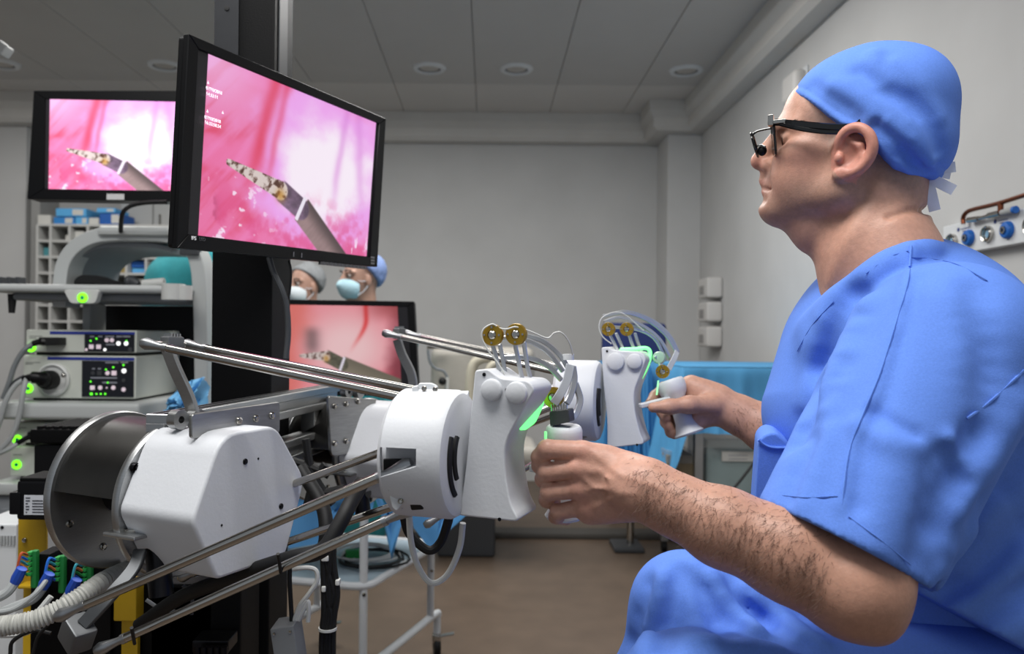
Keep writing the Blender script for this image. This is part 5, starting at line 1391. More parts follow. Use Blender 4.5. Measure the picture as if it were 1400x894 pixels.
def pack(nm, lab, x0, x1, y1, y0, mt, cat, dd=0., grp=None, lbl=True):
    a, b = P(x0, y1, dr2), P(x1, y0, dr2)
    t = thing(nm, V((a.x+b.x)/2, dr2+.1, b.z), lab, cat, grp)
    bbx('box', mt, t, a.x, b.x, dr2+.02+dd, dr2+.24, b.z, a.z, bevel=.006)
    if lbl: bbx('paper_label', M_pap, t, a.x+(b.x-a.x)*.55, a.x+(b.x-a.x)*.9, dr2+.018+dd, dr2+.021+dd, b.z+.01, a.z-.008)
g_ = 'packages on top of the pigeonholes'
for lab, x0, x1, y1, y0, mt in (('blue package on top of the rack, bottom of the left pile', 71, 100, 296, 306.5, M_b1), ('light blue package on the rack, bottom of the left pile right half', 101, 118, 296, 306.5, M_b2),
        ('thin light blue package topping the left pile on the rack', 74, 116, 284, 295.5, M_b2), ('deep blue package on top of the rack at right', 134, 164, 291, 306.5, M_b3), ('small light blue package topping the right pile on the rack', 130, 156, 283.5, 290.5, M_b2),
        ('small white carton on the rack between the blue piles', 119, 133, 297, 306.5, M_pap)): pack('supply_package', lab, x0, x1, y1, y0, mt, 'package', 0., g_)
pack('tissue_box', 'white crumpled tissue box at the left top of the rack', 49, 67, 293, 306.5, M_pap, 'box', 0., None, False)
g_ = 'packages stored in the pigeonholes'
for lab, x0, x1, y1, y0, mt in (('blue package in the upper pigeonhole beside the teal shoulder', 175, 197, 334, 351, M_b3), ('light blue package lying under the deep blue one in the rack', 200, 224, 341, 351, M_b2), ('blue pack in the pigeonhole left of the teal shoulder', 175, 197, 356, 365, M_b3),
        ('light blue pack below the blue pack in the rack', 176, 196, 366, 373, M_b2), ('tan bottle-shaped pack in the middle pigeonholes', 156, 168, 356, 373, M_tan), ('pale carton in the pigeonhole above the tan pack', 146, 157, 338, 351, M_pap), ('white package in the second column pigeonhole of the rack', 97, 110, 314, 329, M_pap), ('small pale carton in the third column top pigeonhole', 84, 92, 320, 329, M_pap),
        ('teal packet in the left pigeonhole of the rack', 54, 66, 337, 351, mat('teal_packet', '#4b8f97', .6)), ('grey packet in the pigeonhole below the teal one', 72, 86, 364, 373, M_grey), ('silver wrapped packet in the pigeonhole left of the tan pack', 124, 142, 360, 373, M_lgrey), ('white packet in the lower pigeonhole above the cloth', 178, 194, 380, 395, M_pap)):
    pack('stored_package', lab, x0, x1, y1, y0, mt, 'package', .03, g_, False)
# white wall cabinet right of the rack, above the arch
t = thing('wall_cabinet', P(210, 300, 6.0), 'grey wall cabinet between the rack and the black column', 'cabinet')
a, b = P(166, 262, 6.0), P(300, 318, 6.0); bbx('body', mat('grey_cabinet', '#a3a4a3', .6), t, a.x, b.x, 6.0, 6.26, b.z, a.z, bevel=.006)
for k in range(3):
    X = a.x+(b.x-a.x)*k/3; dd = bbx('door', mat('grey_door', '#a9aaa9', .55), t, X+.006, X+(b.x-a.x)/3-.006, 5.985, 6.0, b.z+.01, a.z-.01, bevel=.003)
    bbx('handle', M_steel, dd, X+.05, X+.06, 5.97, 5.985, b.z+.05, b.z+.13)
# ================================================================== people in the background
def bgperson(label, cxp, cyp, d, f, capcol, shirt, opt):
    Hc = P(cxp, cyp, d); f = Vector(f).normalized(); l = Vector((f.y, -f.x, 0)); l = -l if l.y > 0 else l; up = Vector((0, 0, 1)); A = (f, l, up)
    t = thing('person', V(Hc.x, Hc.y, 0), label, 'person')
    s = SDF(Hc-V(.36, .36, .62), Hc+V(.36, .36, .17), .0065)
    W = lambda a, b, c: Hc+f*a+l*b+up*c
    s.ell(W(-.01, 0, .03), (.095, .075, .095), A, .01); s.ell(W(.035, 0, -.03), (.06, .058, .075), A, .03); s.ell(W(.06, 0, -.085), (.03, .035, .025), A, .03)
    s.cone(W(.098, 0, .01), W(.115, 0, -.028), .010, .014, .015)
    for k in (-1, 1):
        s.ell(W(.086, .032*k, .012), (.014, .017, .012), A, .014, 's'); s.ell(W(.0, .078*k, -.01), (.018, .010, .032), A, .008); s.cone(W(.085, .012*k, .030), W(.07, .052*k, .030), .009, .008, .012)
    s.cone(W(-.02, 0, -.06), W(-.035, 0, -.20), .058, .062, .03)
    v_, fc = s.nets(); me = np_mesh('body', v_, fc, 2); co_ = coords(me); vcol(me, np.tile(np.array([.40, .235, .175], np.float32), (len(co_), 1)))
    link('body', me, M_skin, t, 180)
    for k in (-1, 1):
        q = W(.082, .032*k, .012); e = MB().sph(q, .0112, 8).build('eye', mat('eye_grey', '#a89a92', .2), t, 180)
        MB().lathe([(.0001, .0125), (.0075, .0105)], q, f, 14).build('iris', mat('dark_iris', '#2a1c14', .15), e)
        MB().tube([W(.098, .016*k, .036), W(.098, .034*k, .042), W(.083, .054*k, .036)], .004, 6).build('eyebrow', mat('dark_hair', '#2c211b', .6), t)
    # bouffant cap
    c = SDF(Hc-V(.2, .2, .1), Hc+V(.2, .2, .2), .006)
    c.ell(W(-.03, 0, .045), (.112, .098, .105), A); hcn = np.array(W(0, 0, .0), np.float32)
    for i in range(16):
        a = i*.4; p = W(-.03+.10*math.cos(a), .09*math.sin(a), .02); c.fold([p, W(-.03+.05*math.cos(a), .045*math.sin(a), .145)], -.006, .012)
    def cc(X, Y, Z):
        aa = (X-hcn[0])*f.x+(Y-hcn[1])*f.y; return (.045+.85*aa)-(Z-hcn[2])
    c.put(cc, c.lo, c.lo+c.h*c.n, 0., 'i'); v_, fc = c.nets(); link('bouffant_cap', np_mesh('bouffant_cap', v_, fc, 2), capcol, t, 180)
    # pleated mask
    k_ = SDF(Hc-V(.17, .17, .16), Hc+V(.17, .17, .05), .0045)
    k_.ell(W(.045, 0, -.048), (.078, .066, .062), A); k_.cone(W(.09, 0, -.012), W(.118, 0, -.035), .02, .018, .02)
    k_.cut(W(.040, 0, 0), -f); k_.cut(W(0, 0, -.004), up)
    for z_ in (-.03, -.045, -.06): k_.fold([W(.06, .06, z_), W(.118, 0, z_), W(.06, -.06, z_)], -.003, .004)
    v_, fc = k_.nets(); mk = link('face_mask', np_mesh('face_mask', v_, fc, 2), opt['mask'], t, 180)
    for k in (-1, 1):
        for z_ in (-.012, -.085): MB().tube(cr([W(.05, .062*k, z_), W(.02, .078*k, (z_-.01)*.6), W(-.005, .084*k, 0 if z_ > -.05 else -.02)], 4), .0016, 5).build('ear_loop', M_tie, mk)
    # tunic
    g = SDF(Hc-V(.46, .46, .95), Hc+V(.46, .46, -.12), .012)
    W0 = W; W = lambda a, b, c: W0(a, b, c)+V(opt['dx'], 0, 0)
    g.cone(W(-.03, .0, -.24), W(-.03, .22, -.31), .075, .085, .05); g.cone(W(-.03, .0, -.24), W(-.03, -.19, -.30), .075, .085, .05)
    g.ell(W(-.02, 0, -.45), (.15, .23, .25), A, .05); g.ell(W(-.02, 0, -.75), (.17, .24, .3), A, .05)
    for k in (-1, 1): g.cone(W(-.03, .23*k, -.32), W(.03, .29*k, -.62), .075, .068, .03)
    v_, fc = g.nets(); link('tunic', np_mesh('tunic', v_, fc, 3), shirt, t, 180)
    zz = Hc.z-.9
    MB().lathe([(.13, 0), (.15, zz*.5), (.16, zz)], V(Hc.x, Hc.y, .0), (0, 0, 1), 20).build('trousers', shirt, t, 180)
M_bouf = mat('blue_bouffant', '#7d93c4', .8, noise=.15, scale=60); M_bouf2 = mat('grey_bouffant', '#8a8d8f', .8, noise=.15, scale=60)
M_mask = mat('pale_blue_mask', '#a9cbd6', .75); M_mask2 = mat('white_mask', '#c9d2d6', .75)
bgperson('person in teal with blue bouffant cap and pale mask behind the lower monitor', 493, 382, 4.05, (-.78, -.63, 0), M_bouf, M_teal, dict(mask=M_mask, dx=.06))
bgperson('person with grey bouffant cap and white mask half hidden by the column', 416, 392, 4.65, (-.55, -.83, 0), M_bouf2, M_teal, dict(mask=M_mask2, dx=-.05))
# third person bent over, only a teal back shows under the arch
t = thing('person', P(245, 400, 4.3), 'person in teal bending over, seen from behind inside the cart arch', 'person')
z = SDF(P(185, 470, 4.3)-V(.05, .22, .1), P(300, 330, 4.3)+V(.2, .25, .05), .014)
z.ell(P(250, 388, 4.3), (.19, .17, .19), k=.05); z.ell(P(285, 372, 4.3), (.18, .17, .16), k=.05); z.cone(P(222, 380, 4.22), P(205, 440, 4.15), .075, .06, .05)
z.fold([P(232, 352, 4.13), P(226, 380, 4.12)], -.015, .02)
v_, fc = z.nets(); link('tunic', np_mesh('tunic', v_, fc, 3), M_teal, t, 180)
a = P(262, 400, 4.3); MB().lathe([(.12, 0), (.14, .5), (.17, a.z-.1)], V(a.x, 4.3, 0), (0, 0, 1), 20).build('trousers', M_teal, t, 180)
MB().sph(P(330, 372, 4.3), (.09, .09, .11), 12).build('body', mat('neck_skin', '#c99a80', .6), t, 180)
MB().lathe([(.102, -.01), (.108, .03), (.10, .08), (.07, .115), (.0001, .13)], P(330, 372, 4.3), (0, 0, 1), 24).build('bouffant_cap', M_bouf, t, 180)
# ================================================================== draped instrument table at the back right
def drape(nm, par, mt, X0, X1, Y0, Y1, Z, drop_f, drop_s, seed, nfold=7, amp=.03):
    """cloth over a table: top, falling front and left side with folds"""
    r = random.Random(seed); ph = [r.uniform(0, 6.28) for _ in range(6)]; m = MB()
    def off(u, v): return amp*v*(math.sin(u*nfold*1.0+ph[0])+.6*math.sin(u*nfold*2.3+ph[1])+.3*math.sin(u*nfold*4.1+ph[2]))
    per = []; n1, n2 = 60, 40
    for i in range(n2+1): per.append((X0, Y1+(Y0-Y1)*i/n2, -1, 0, drop_s))
    for i in range(1, 10): a = math.pi*.5*i/10; per.append((X0, Y0, -math.cos(a), -math.sin(a), drop_s+(drop_f-drop_s)*i/10+.07*math.sin(a*2)))
    for i in range(n1+1): per.append((X0+(X1-X0)*i/n1, Y0, 0, -1, drop_f))
    for i in range(1, 10): a = math.pi*.5*i/10; per.append((X1, Y0, math.sin(a), -math.cos(a), drop_f+.07*math.sin(a*2)))
    for i in range(n2+1): per.append((X1, Y0+(Y1-Y0)*i/n2, 1, 0, drop_s))
    g = []
    for k, (x, y, nx, ny, dp) in enumerate(per):
        row = []
        for j in range(15):
            v = j/14; o_ = .012+off(k*.045, v)+.05*v*v; row.append(V(x+nx*o_*min(1, v*6), y+ny*o_*min(1, v*6), Z+.004-dp*max(0, v-.03)/.97-(.004 if j == 0 else 0)))
        g.append(row)
    m.sheet(g); m.add([V(X0, Y0, Z+.003), V(X1, Y0, Z+.003), V(X1, Y1, Z+.003), V(X0, Y1, Z+.003)], [(0, 1, 2, 3)])
    return m.build(nm, mt, par, smooth=50)
dT = 3.55; ZT2 = P(1000, 503, dT).z
Xa, Xb = P(938, 500, dT).x, XR-.04
t = thing('instrument_table', V((Xa+Xb)/2, 3.9, 0), 'steel instrument table with lower shelf behind the surgeon’s far arm', 'table')
bbx('table_top', M_satin, t, Xa, Xb, dT, dT+.75, ZT2-.03, ZT2)
for x in (P(957, 600, dT).x, Xb-.04):
    for y in (dT+.03, dT+.70): bbx('leg', M_satin, t, x-.018, x+.018, y-.018, y+.018, .06, ZT2-.03)
for x in (P(957, 600, dT).x, Xb-.04):
    for y in (dT+.03, dT+.70): MB().lathe([(.0001, -.012), (.03, -.012), (.03, .012), (.0001, .012)], V(x, y, .03), (1, 0, 0), 16).build('castor', M_rubber, t)
zs = P(1000, 683, dT).z; bbx('lower_shelf', M_satin, t, P(945, 600, dT).x, Xb, dT+.0, dT+.72, zs-.03, zs)
zs2 = P(1000, 655, dT).z
dp = ZT2-P(1000, 590, dT).z
t = thing('table_drape', V((Xa+Xb)/2, 3.9, ZT2), 'blue cloth drape over the instrument table at the back right', 'drape')
drape('cloth', t, M_drape, Xa-.02, Xb+.01, dT-.03, dT+.72, ZT2+.002, ZT2-P(1000, 592, dT).z, .5, 4, 6, .02)
# second, lower draped stand left of it
dU = 4.0; Xc, Xd = P(836, 500, dU).x, P(884, 500, dU).x; ZU = P(870, 498, dU).z
t = thing('mayo_stand', V((Xc+Xd)/2, dU+.2, 0), 'small stand beneath the hanging blue drape beside the far controller', 'stand')
bbx('tray', M_satin, t, Xc, Xd, dU, dU+.4, ZU-.03, ZU); MB().cyl(V(Xd-.02, dU+.3, .03), V(Xd-.02, dU+.3, ZU-.03), .02).build('post', M_steel, t)
bbx('foot', M_dgrey, t, Xd-.12, Xd+.04, dU+.2, dU+.4, 0, .03, bevel=.01)
t = thing('stand_drape', V((Xc+Xd)/2, dU+.2, ZU), 'blue cloth hanging in long folds beside the far controller', 'drape')
drape('cloth', t, mat('mid_blue_drape', '#3f86bb', .75, noise=.08, scale=12, bump=.1, bscale=120), Xc-.01, Xd+.01, dU-.02, dU+.4, ZU+.002, ZU-P(870, 634, dU).z, .42, 9, 9, .018)
# goods on the lower shelf
t = thing('cardboard_carton', P(930, 680, 3.7), 'brown carton in plastic film on the lower table shelf', 'carton')
a, b = P(912, 622, 3.62), P(948, 652, 3.62); zb = zs+.001
bbx('box', mat('brown_card', '#8a7b62', .8, noise=.1), t, a.x, b.x, 3.62, 3.85, zb, a.z, bevel=.004)
bbx('film', mat('plastic_film', '#b8bdc0', .3, alpha=.3), t, a.x-.002, b.x+.002, 3.615, 3.855, a.z-.04, a.z+.02, bevel=.008)
t = thing('storage_bin', P(1010, 655, 3.62), 'clear plastic bin with a white paper label under the table', 'bin')
a, b = P(966, 600, 3.6), P(1100, 655, 3.6)
M_clr = mat('clear_bin_plastic', '#b6c8c8', .15, alpha=.45)
bbx('bin_body', M_clr, t, a.x, b.x, 3.6, 3.95, zs+.001, a.z, bevel=.01)
bbx('folded_film', mat('crumpled_film', '#8fa3a2', .3, noise=.3, scale=14, bump=.6, bscale=30), t, a.x+.02, b.x-.02, 3.63, 3.92, zs+.01, a.z-.08, bevel=.03)
a, b = P(987, 617, 3.59), P(1050, 631, 3.59); lb = bbx('paper_label', M_pap, t, a.x, b.x, 3.588, 3.596, b.z, a.z)
m = MB()
for y in (622, 627): p, q = P(996, y, 3.587), P(1022, y+1.2, 3.587); m.bb(p.x, q.x, 3.5868, 3.588, q.z, p.z)
m.build('printed_line', M_prt, lb, smooth=0)
t = thing('power_lead', P(985, 690, 3.3), 'thin black lead slanting across the lower table shelf', 'lead')
MB().tube(cr([P(1040, 620, 3.4), P(1016, 652, 3.35), P(996, 676, 3.3), P(960, 720, 3.28), P(905, 790, 3.35), P(890, 824, 3.4)], 6), .006, 8).build('lead', M_rubber, t)
# navy chair back behind the far gimbal
t = thing('office_chair', P(865, 470, 5.2), 'navy chair back showing behind the far controller’s brass discs', 'chair')
a, b = P(824, 441, 5.2), P(912, 474, 5.2)
bbx('backrest', mat('navy_fabric', '#27366e', .8), t, a.x, b.x, 5.2, 5.27, b.z-.15, a.z, bevel=.03, seg=4)
bbx('seat', mat('navy_fabric', '#27366e', .8), t, a.x, b.x, 4.85, 5.2, .43, .50, bevel=.03, seg=4)
MB().bar(V((a.x+b.x)/2, 5.24, .46), V((a.x+b.x)/2, 5.27, b.z-.05), .04, .02).build('back_bar', M_black, t)
MB().cyl(V((a.x+b.x)/2, 5.02, .06), V((a.x+b.x)/2, 5.02, .43), .025).build('gas_column', M_black, t)
for k in range(5): e = k*1.2566; MB().bar(V((a.x+b.x)/2, 5.02, .07), V((a.x+b.x)/2+.24*math.cos(e), 5.02+.24*math.sin(e), .03), .04, .03).build('foot', M_black, t)
# ================================================================== padded examination chair in the background
M_pad = mat('beige_upholstery', '#a8a39a', .55, noise=.05, scale=20)
t = thing('examination_chair', P(640, 560, 4.3), 'beige padded examination chair behind the steel rods', 'examination chair')
a, b = P(588, 474, 4.3), P(668, 560, 4.3)
bbx('back_cushion', M_pad, t, a.x, b.x+.25, 4.34, 4.48, b.z-.1, a.z, bevel=.05, seg=5)
MB().tube(cr([P(*p) for p in ((642, 560, 4.2), (643, 520, 4.2), (648, 498, 4.2), (662, 490, 4.2), (690, 487, 4.22))], 6), .026, 14).build('arm_pad', mat('cream_upholstery', '#bdb6a4', .5), t)
MB().tube(cr([P(*p) for p in ((665, 560, 4.15), (666, 520, 4.15), (672, 500, 4.15), (690, 494, 4.16))], 6), .02, 14).build('arm_pad', mat('cream_upholstery', '#bdb6a4', .5), t)
bbx('seat_cushion', M_pad, t, a.x, b.x+.25, 3.9, 4.34, .50, .60, bevel=.04, seg=4)
bbx('pedestal', M_dgrey, t, (a.x+b.x)/2-.1, (a.x+b.x)/2+.2, 4.1, 4.4, 0, .5, bevel=.02)
MB().tube([P(584, 474, 4.3), P(594, 474, 4.3), P(612, 475, 4.3)], .012, 8).build('side_rail', M_steel, t)
MB().tube(cr([P(*p) for p in ((585, 478, 4.25), (588, 495, 4.25), (596, 504, 4.25), (606, 507, 4.25), (612, 516, 4.25))], 6), .007, 8).build('hose', mat('grey_hose', '#70757a', .5), t)
MB().sph(P(605, 521, 4.24), .022, 10).build('lock_knob', M_rubber, t, 180)
MB().cyl(P(611, 516, 4.25), P(611, 540, 4.25), .012).build('bracket_tube', M_lgrey, t)
# ================================================================== white trolley with a lower tray
d0_, d1_ = 2.35, 2.80
M_tro = mat('white_tube_enamel', '#cfd2d4', .35)
pf = P(497, 800, d0_); pb = P(589, 780, d1_)
t = thing('instrument_trolley', V((pf.x+pb.x)/2-.25, 2.6, 0), 'white tubular trolley with a pale lower tray under the controllers', 'trolley')
ztop = P(500, 690, d0_).z
dirn = (V(pb.x, d1_, 0)-V(pf.x, d0_, 0))
Lw = V(-.42, .10, 0)
for base_ in (V(pf.x, d0_, 0), V(pb.x, d1_, 0), V(pf.x, d0_, 0)+Lw, V(pb.x, d1_, 0)+Lw):
    MB().cyl(V(base_.x, base_.y, .15), V(base_.x, base_.y, ztop+.1), .0125, n=14).build('leg', M_tro, t)
for o_ in (V(0, 0, 0), Lw):
    A0, B0 = V(pf.x, d0_, .15)+o_-dirn*.22, V(pb.x, d1_, .15)+o_+dirn*.12
    rl = MB().tube(cr([A0+V(0, 0, -.08), A0+V(0, 0, -.02), A0+dirn*.04, A0.lerp(B0, .5), B0-dirn*.04, B0+V(0, 0, -.02), B0+V(0, 0, -.08)], 6), .0135, 14).build('base_rail', M_tro, t)
    for q in (A0, B0):
        w_ = q+V(0, 0, -.115)
        MB().obox(w_+V(.0, 0, .03), ((1, 0, 0), (0, 1, 0), (0, 0, 1)), (.03, .05, .03)).build('castor_fork', M_steel, rl, bevel=.005)
        MB().lathe([(.0001, -.011), (.033, -.011), (.035, -.007), (.035, .007), (.033, .011), (.0001, .011)], w_, (1, .2, 0), 22).build('castor_wheel', M_rubber, rl)
        MB().obox(w_+V(.035, -.02, .045), ((.9, -.2, .25), (0, 1, 0), (0, 0, 1)), (.06, .022, .006)).build('brake_lever', M_satin, rl, bevel=.002)
c0 = V(pf.x, d0_, 0); zt_ = P(497, 803, d0_).z
tray = [c0+V(.015, -.01, 0)-dirn*.02, c0+dirn*1.06+V(.015, 0, 0), c0+dirn*1.06+Lw, c0+Lw-dirn*.02]
tray = [V(p.x, p.y, zt_) for p in tray]
tp = MB().prism(round_poly(tray, .05), V(0, 0, .012)).build('lower_tray', mat('pale_blue_tray', '#a3b4c0', .4), t, bevel=.003)
MB().tube(round_poly([p+V(0, 0, .006) for p in tray], .05), .012, 10, closed=True).build('tray_rim', M_tro, tp)
up = [V(p.x, p.y, ztop+.02) for p in tray]; MB().prism(round_poly(up, .03), V(0, 0, .012)).build('upper_tray', M_tro, t, bevel=.003)
for base_, zz in ((c0, P(499, 811, d0_).z), (V(pb.x, d1_, 0), P(590, 779, d1_).z)):
    m = MB(); bolt(m, V(base_.x+.004, base_.y-.012, zz), (0, -1, 0), .006, .005); m.build('screw', M_steel, t)
# drapes hanging over the trolley top
t = thing('trolley_drape', V(pf.x, d0_, ztop), 'pale blue cloth with pointed corners hanging off the white trolley', 'drape')
M_d3 = mat('bright_blue_drape', '#5fa3dc', .7, noise=.06, scale=12, bump=.15, bscale=60)
for k, (px, d) in enumerate(([[(498, 640), (548, 640), (549, 716), (536, 762), (524, 716)], 2.30], [[(552, 640), (660, 640), (652, 690), (600, 738), (592, 760), (566, 720)], 2.42], [[(400, 640), (520, 640), (508, 706), (476, 700), (446, 742), (396, 748)], 2.36])):
    cpt = sum((P(x, y, d) for x, y in px), Vector())/len(px); rows_ = []
    nlev = 8
    for j in range(nlev+1):
        v = j/nlev; rows_.append([cpt.lerp(P(x, y, d), v)+V(0, .016*math.sin(i*2.1+v*5+k), 0) for i, (x, y) in enumerate(px+[px[0]])])
    MB().sheet(rows_).build('cloth_corner', M_d3, t, solid=.002, smooth=60)
bbx('cloth_top', M_d3, t, c0.x-.45, c0.x+.12, 2.34, 2.86, ztop+.033, ztop+.038)
# coiled leads on the tray
def coil(nm, lab, px, py, r, mt, n_, wr, rise=.0):
    c = onp(px, py, V(0, 0, zt_+.016), (0, 0, 1)); t = thing(nm, c, lab, 'cable', None); pts = []
    rr = random.Random(px)
    for i in range(n_*16+1):
        a = i/16*2*math.pi; k = r*(1+.13*math.sin(a*.37)+rr.uniform(-.02, .02)); pts.append(c+V(k*math.cos(a)+.012*math.sin(a*.21), k*.9*math.sin(a)+.012*math.cos(a*.17), wr+.0035*i/16+rise*max(0, math.sin(a))))
    MB().tube(pts, wr, 6).build('coil', mt, t)
coil('cable_coil', 'coil of white leads on the trolley tray behind its front leg', 503, 762, .085, M_cablew, 4, .004, .012)
coil('cable_coil', 'coil of black leads on the trolley tray behind its front leg', 508, 768, .10, M_rubber, 3, .004, .008)
c = onp(483, 765, V(0, 0, zt_+.02), (0, 0, 1)); t = thing('green_plug', c, 'small green plug lying in the cable coil', 'plug')
MB().obox(c+V(0, 0, .018), ((.9, .3, 0), (-.3, .9, 0), (0, 0, 1)), (.05, .03, .03)).build('body', mat('green_plastic', '#1f8a3c', .4), t, bevel=.005)
# ================================================================== electronics and cables at the lower left
# servo motor with rating label
t = thing('servo_motor', P(45, 710, 1.5), 'black servo motor with a white rating label, left of the steel disc', 'motor')
dM = 1.50
def pbx(nm, mt, par, x0, y0, x1, y1, d, dp, bevel=.003, **k):
    a, b = P(x0, y0, d), P(x1, y1, d); return bbx(nm, mt, par, a.x, b.x, d, d+dp, b.z, a.z, bevel=bevel, **k)
pbx('flange', M_black, t, 12, 673, 28, 704, dM, .08)
pbx('body', M_black, t, 22, 657, 92, 712, dM+.002, .09, .006)
pbx('end_cap', M_blackm, t, 26, 653, 88, 660, dM+.004, .08)
lb = pbx('rating_label', mat('silver_label', '#c9ccd2', .4), t, 33, 677, 65, 704, dM+.0005, .002, 0, smooth=0)
m = MB()
for y in range(6):
    for (x0, x1) in ((44, 62), (35, 42)):
        if random.random() < .85: a, b = P(x0, 680+y*3.9, dM), P(x1-random.random()*5, 681.3+y*3.9, dM); m.bb(a.x, b.x, dM-.0002, dM+.0005, b.z, a.z)
m.build('label_print', mat('black_print', '#22242c', .6), lb, smooth=0)
# yellow bracket plates
M_yel = mat('yellow_bracket', '#c9a21c', .5, noise=.06)
t = thing('mounting_bracket', P(42, 790, 1.56), 'tall yellow bracket plate below the servo motor', 'bracket', 'yellow bracket plates')
pbx('plate', M_yel, t, 24, 708, 62, 806, 1.585, .01); m = MB(); bolt(m, P(34, 738, 1.585), (0, -1, 0), .005, .004); m.build('bolt', M_steel, t)
pbx('plate_foot', M_yel, t, 24, 800, 62, 806, 1.56, .06); bbx('plate_leg', M_yel, t, P(34, 800, 1.59).x, P(52, 800, 1.59).x, 1.585, 1.595, 0, P(40, 800, 1.59).z)
t = thing('mounting_bracket', P(175, 850, 1.34), 'yellow bracket plate behind the lower elbow of the near controller', 'bracket', 'yellow bracket plates')
pbx('plate', M_yel, t, 155, 795, 186, 850, 1.33, .032); bbx('plate_leg', M_yel, t, P(165, 800, 1.34).x, P(187, 800, 1.34).x, 1.345, 1.355, 0, P(165, 850, 1.34).z)
# drive boards with green terminals and coloured wires
M_pcb = mat('green_terminal', '#1f7a3a', .5); 
wires = ['#b5532a', '#2b6fd0', '#3f9fb0', '#d07a4a', '#2f8a4a', '#1f4fae']
labs = ['leftmost green terminal block with coloured wires', 'middle green terminal block with coloured wires', 'green terminal block with coloured wires nearest the steel disc']
for i, (x, y) in enumerate(((38, 755), (76, 762), (113, 770))):
    t = thing('terminal_block', P(x+6, y+60, 1.30), labs[i], 'terminal block', 'green terminal blocks')
    pbx('board', M_pcb, t, x+3, y-2, x+11, y+50, 1.30, .012); 
    for k in range(5): pbx('terminal', mat('green_screw_terminal', '#2f9a4a', .45), t, x-2, y+k*7, x+4, y+k*7+5, 1.295, .014, .001)
    for k in range(5):
        p0 = P(x-1, y+3+k*7, 1.295); MB().tube(cr([p0, P(x-9-k, y+2+k*5, 1.28), P(x-14, y+20+k*3, 1.275), P(x-16, y+36, 1.275)], 6), .0022, 6).build('wire', mat('wire_%d' % ((k+i) % 6), wires[(k+i) % 6], .4), t)
    MB().tube([P(x-8, y+22, 1.272), P(x-15, y+36, 1.272), P(x-19, y+44, 1.272)], [.008, .009, .007], 10).build('blue_boot', mat('blue_boot', '#2450b8', .45), t)
    MB().tube(cr([P(*p) for p in ((x-18, y+42, 1.272), (x-30, y+56, 1.265), (x-52, y+66, 1.26), (x-90, y+76+i*4, 1.26))], 6), .0075, 10).build('grey_lead', M_cable, t)
    pbx('black_housing', M_blackm, t, x+11, y+2, x+30, y+60, 1.31, .05)
# loose grey leads
t = thing('loose_cables', P(40, 860, 1.22), 'bunch of loose grey and black leads at the bottom left corner', 'cable')
for pts, r, mt in (([(-10, 838, 1.24), (20, 832, 1.24), (48, 812, 1.25), (66, 790, 1.27)], .004, M_cable), ([(-10, 860, 1.22), (25, 856, 1.22), (50, 838, 1.23), (70, 815, 1.24)], .0045, M_cablew), ([(-10, 868, 1.20), (30, 866, 1.2), (60, 850, 1.2)], .005, M_cablew), ([(14, 894, 1.18), (18, 876, 1.18), (45, 862, 1.18), (70, 866, 1.18)], .003, M_rubber), ([(45, 894, 1.16), (52, 870, 1.16), (70, 850, 1.16)], .0025, M_rubber), ([(200, 820, 1.25), (220, 832, 1.25), (250, 838, 1.25)], .003, M_cable), ([(250, 800, 1.25), (262, 815, 1.25), (262, 840, 1.25)], .003, mat('dark_cable', '#3f4144', .5))):
    MB().tube(cr([P(*p) for p in pts], 6), r, 8).build('lead', mt, t)
# corrugated conduit
t = thing('corrugated_conduit', P(60, 850, 1.10), 'light grey corrugated conduit running under the steel disc', 'conduit')
path = cr([P(*p) for p in ((-25, 856, 1.05), (10, 855, 1.05), (55, 845, 1.06), (100, 822, 1.08), (140, 795, 1.12), (175, 778, 1.20))], 28)
MB().tube(path, [.0125+.0012*math.sin(i*1.9) for i in range(len(path))], 16).build('conduit', mat('conduit_grey', '#b0b0aa', .55), t)
# black harness of the near controller along the lower rods
t = thing('cable_harness', P(300, 820, 1.1), 'thick black cable harness strapped along the lower rods', 'cable')
MB().tube(cr([P(*p) for p in ((190, 855, 1.20), (250, 815, 1.16), (330, 785, 1.10), (395, 764, 1.06), (440, 752, 1.05), (462, 720, 1.06), (478, 690, 1.08), (495, 660, 1.12))], 8), .0105, 12).build('harness', M_rubber, t)
MB().tube(cr([P(*p) for p in ((410, 640, 1.35), (440, 690, 1.32), (446, 730, 1.3), (440, 760, 1.3))], 8), .012, 12).build('harness_branch', M_rubber, t)
for a_, b_ in (((380, 757), (384, 783)), ((180, 858), (184, 880))): MB().tube([P(a_[0], a_[1], .935), P(b_[0], b_[1], .955)], .0022, 6).build('cable_tie', M_rubber, t)
for pts in (((418, 600), (425, 640), (440, 668), (455, 690)), ((445, 635), (430, 655), (420, 690)), ((400, 630), (430, 640), (450, 650)), ((415, 655), (440, 672), (470, 668))):
    MB().tube(cr([P(x, y, 1.45) for x, y in pts], 6), .0075, 8).build('black_lead', M_rubber, t)
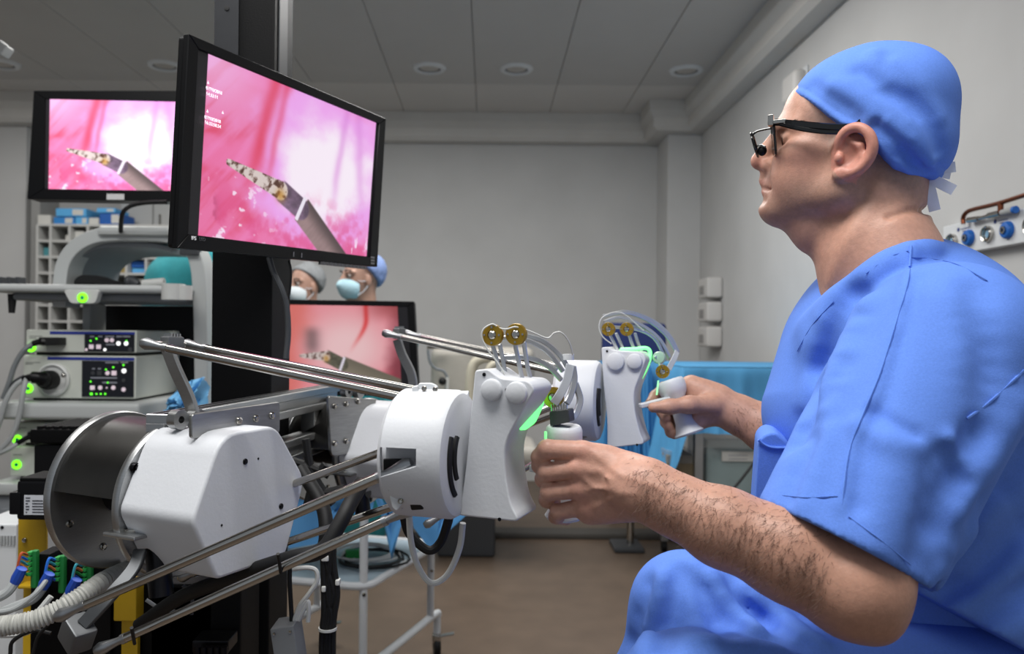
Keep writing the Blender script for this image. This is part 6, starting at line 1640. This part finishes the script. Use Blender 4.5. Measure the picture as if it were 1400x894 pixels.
# hanging black cable bundle
t = thing('cable_bundle', P(450, 894, 1.30), 'bundle of black cables with white ties hanging below the rods', 'cable')
for k, (x0, x1, x2) in enumerate(((442, 443, 440), (449, 450, 444), (456, 461, 455), (452, 447, 450), (446, 456, 447))):
    MB().tube(cr([P(x0, 745, 1.28), P(x0, 770, 1.28), P(x1, 810, 1.28), P(x0+1, 840, 1.28), P((x0+x2)/2, 860, 1.28), P(x2, 905, 1.28), P(x2, 1100, 1.28)], 6), .0052, 8).build('strand', M_rubber, t)
for x, y, w_ in ((444, 764, 10), (442, 806, 6), (461, 797, 6)): pbx('label_sleeve', mat('white_sleeve', '#cfcfca', .5), t, x-w_/2, y-4, x+w_/2, y+4, 1.272, .014, .002)
MB().lathe([(.013, -.002), (.015, -.002), (.015, .002), (.013, .002), (.013, -.002)], P(448, 859, 1.28), (0, 0, 1), 18).build('cable_tie', M_cablew, t)
# grey power brick with white leads
t = thing('power_brick', P(400, 894, 1.22), 'grey power supply box with white leads, hanging at the bottom beside the column', 'power supply')
Mr = Matrix.Rotation(R(-9), 3, 'Y')
a = P(399, 905, 1.22); MB().box(a, (.036, .05, .125), Mr).build('case', mat('power_grey', '#85888a', .5), t, bevel=.002)
m = MB()
for k in range(7): m.box(a+Mr @ V(-.0185, -.012, -.05+k*.012), (.001, .02, .004), Mr)
m.build('vent_slot', M_dgrey, t, smooth=0)
for x in (-.012, .012): m = MB(); bolt(m, a+Mr @ V(x, -.025, .055), (0, -1, 0), .0025, .002); m.build('screw', M_steel, t)
for k, pts in enumerate((((402, 848), (410, 828), (422, 812), (433, 795), (432, 780), (420, 776), (400, 778)), ((408, 848), (416, 832), (421, 822), (422, 835), (421, 850)), ((406, 848), (412, 830), (420, 820)), ((398, 760), (396, 790), (398, 830), (399, 850)))):
    MB().tube(cr([P(x, y, 1.22) for x, y in pts], 6), .0036, 8).build('white_lead', M_cablew if k < 3 else M_rubber, t)
# dark machinery in the base: motors and boards below the near controller
t = thing('drive_unit', P(290, 894, 1.34), 'dark drive unit with metal fittings under the white motor cover', 'drive unit')
pbx('case', M_blackm, t, 205, 800, 290, 990, 1.36, .10, .004)
pbx('upper_box', M_black, t, 100, 800, 150, 990, 1.35, .08, .004)
for k in range(5): MB().cyl(P(270+k*9, 884, 1.28), P(270+k*9, 896, 1.28), .006).build('fitting', M_dark, t)
pbx('fitting_plate', M_dark, t, 262, 876, 312, 894, 1.30, .05, .003)
pbx('board', mat('dark_board', '#1d2a22', .5), t, 165, 800, 195, 880, 1.40, .01)
m = MB()
for k in range(16): x, y = random.uniform(168, 192), random.uniform(803, 850); m.lathe([(.0001, .004), (.002, .003), (.002, 0)], P(x, y, 1.40), (0, -1, 0), 8)
m.build('brass_pin', M_brass, t)
# white ventilated box at the far left edge
t = thing('floor_heater', P(5, 790, 1.9), 'white ventilated box at the lower left edge', 'ventilated box')
a, b = P(-40, 716, 1.85), P(22, 800, 1.85)
bbx('case', M_whitem, t, a.x, b.x, 1.85, 2.25, 0, a.z, bevel=.006)
for k in range(8): x = P(-10+k*4.2, 735, 1.85); MB().bb(x.x, x.x+.003, 1.846, 1.851, P(0, 745, 1.85).z, P(0, 732, 1.85).z).build('vent_slot', M_grey, t, smooth=0)
m = MB(); bolt(m, P(3, 721, 1.85), (0, -1, 0), .004, .002); m.build('screw', M_dark, t)
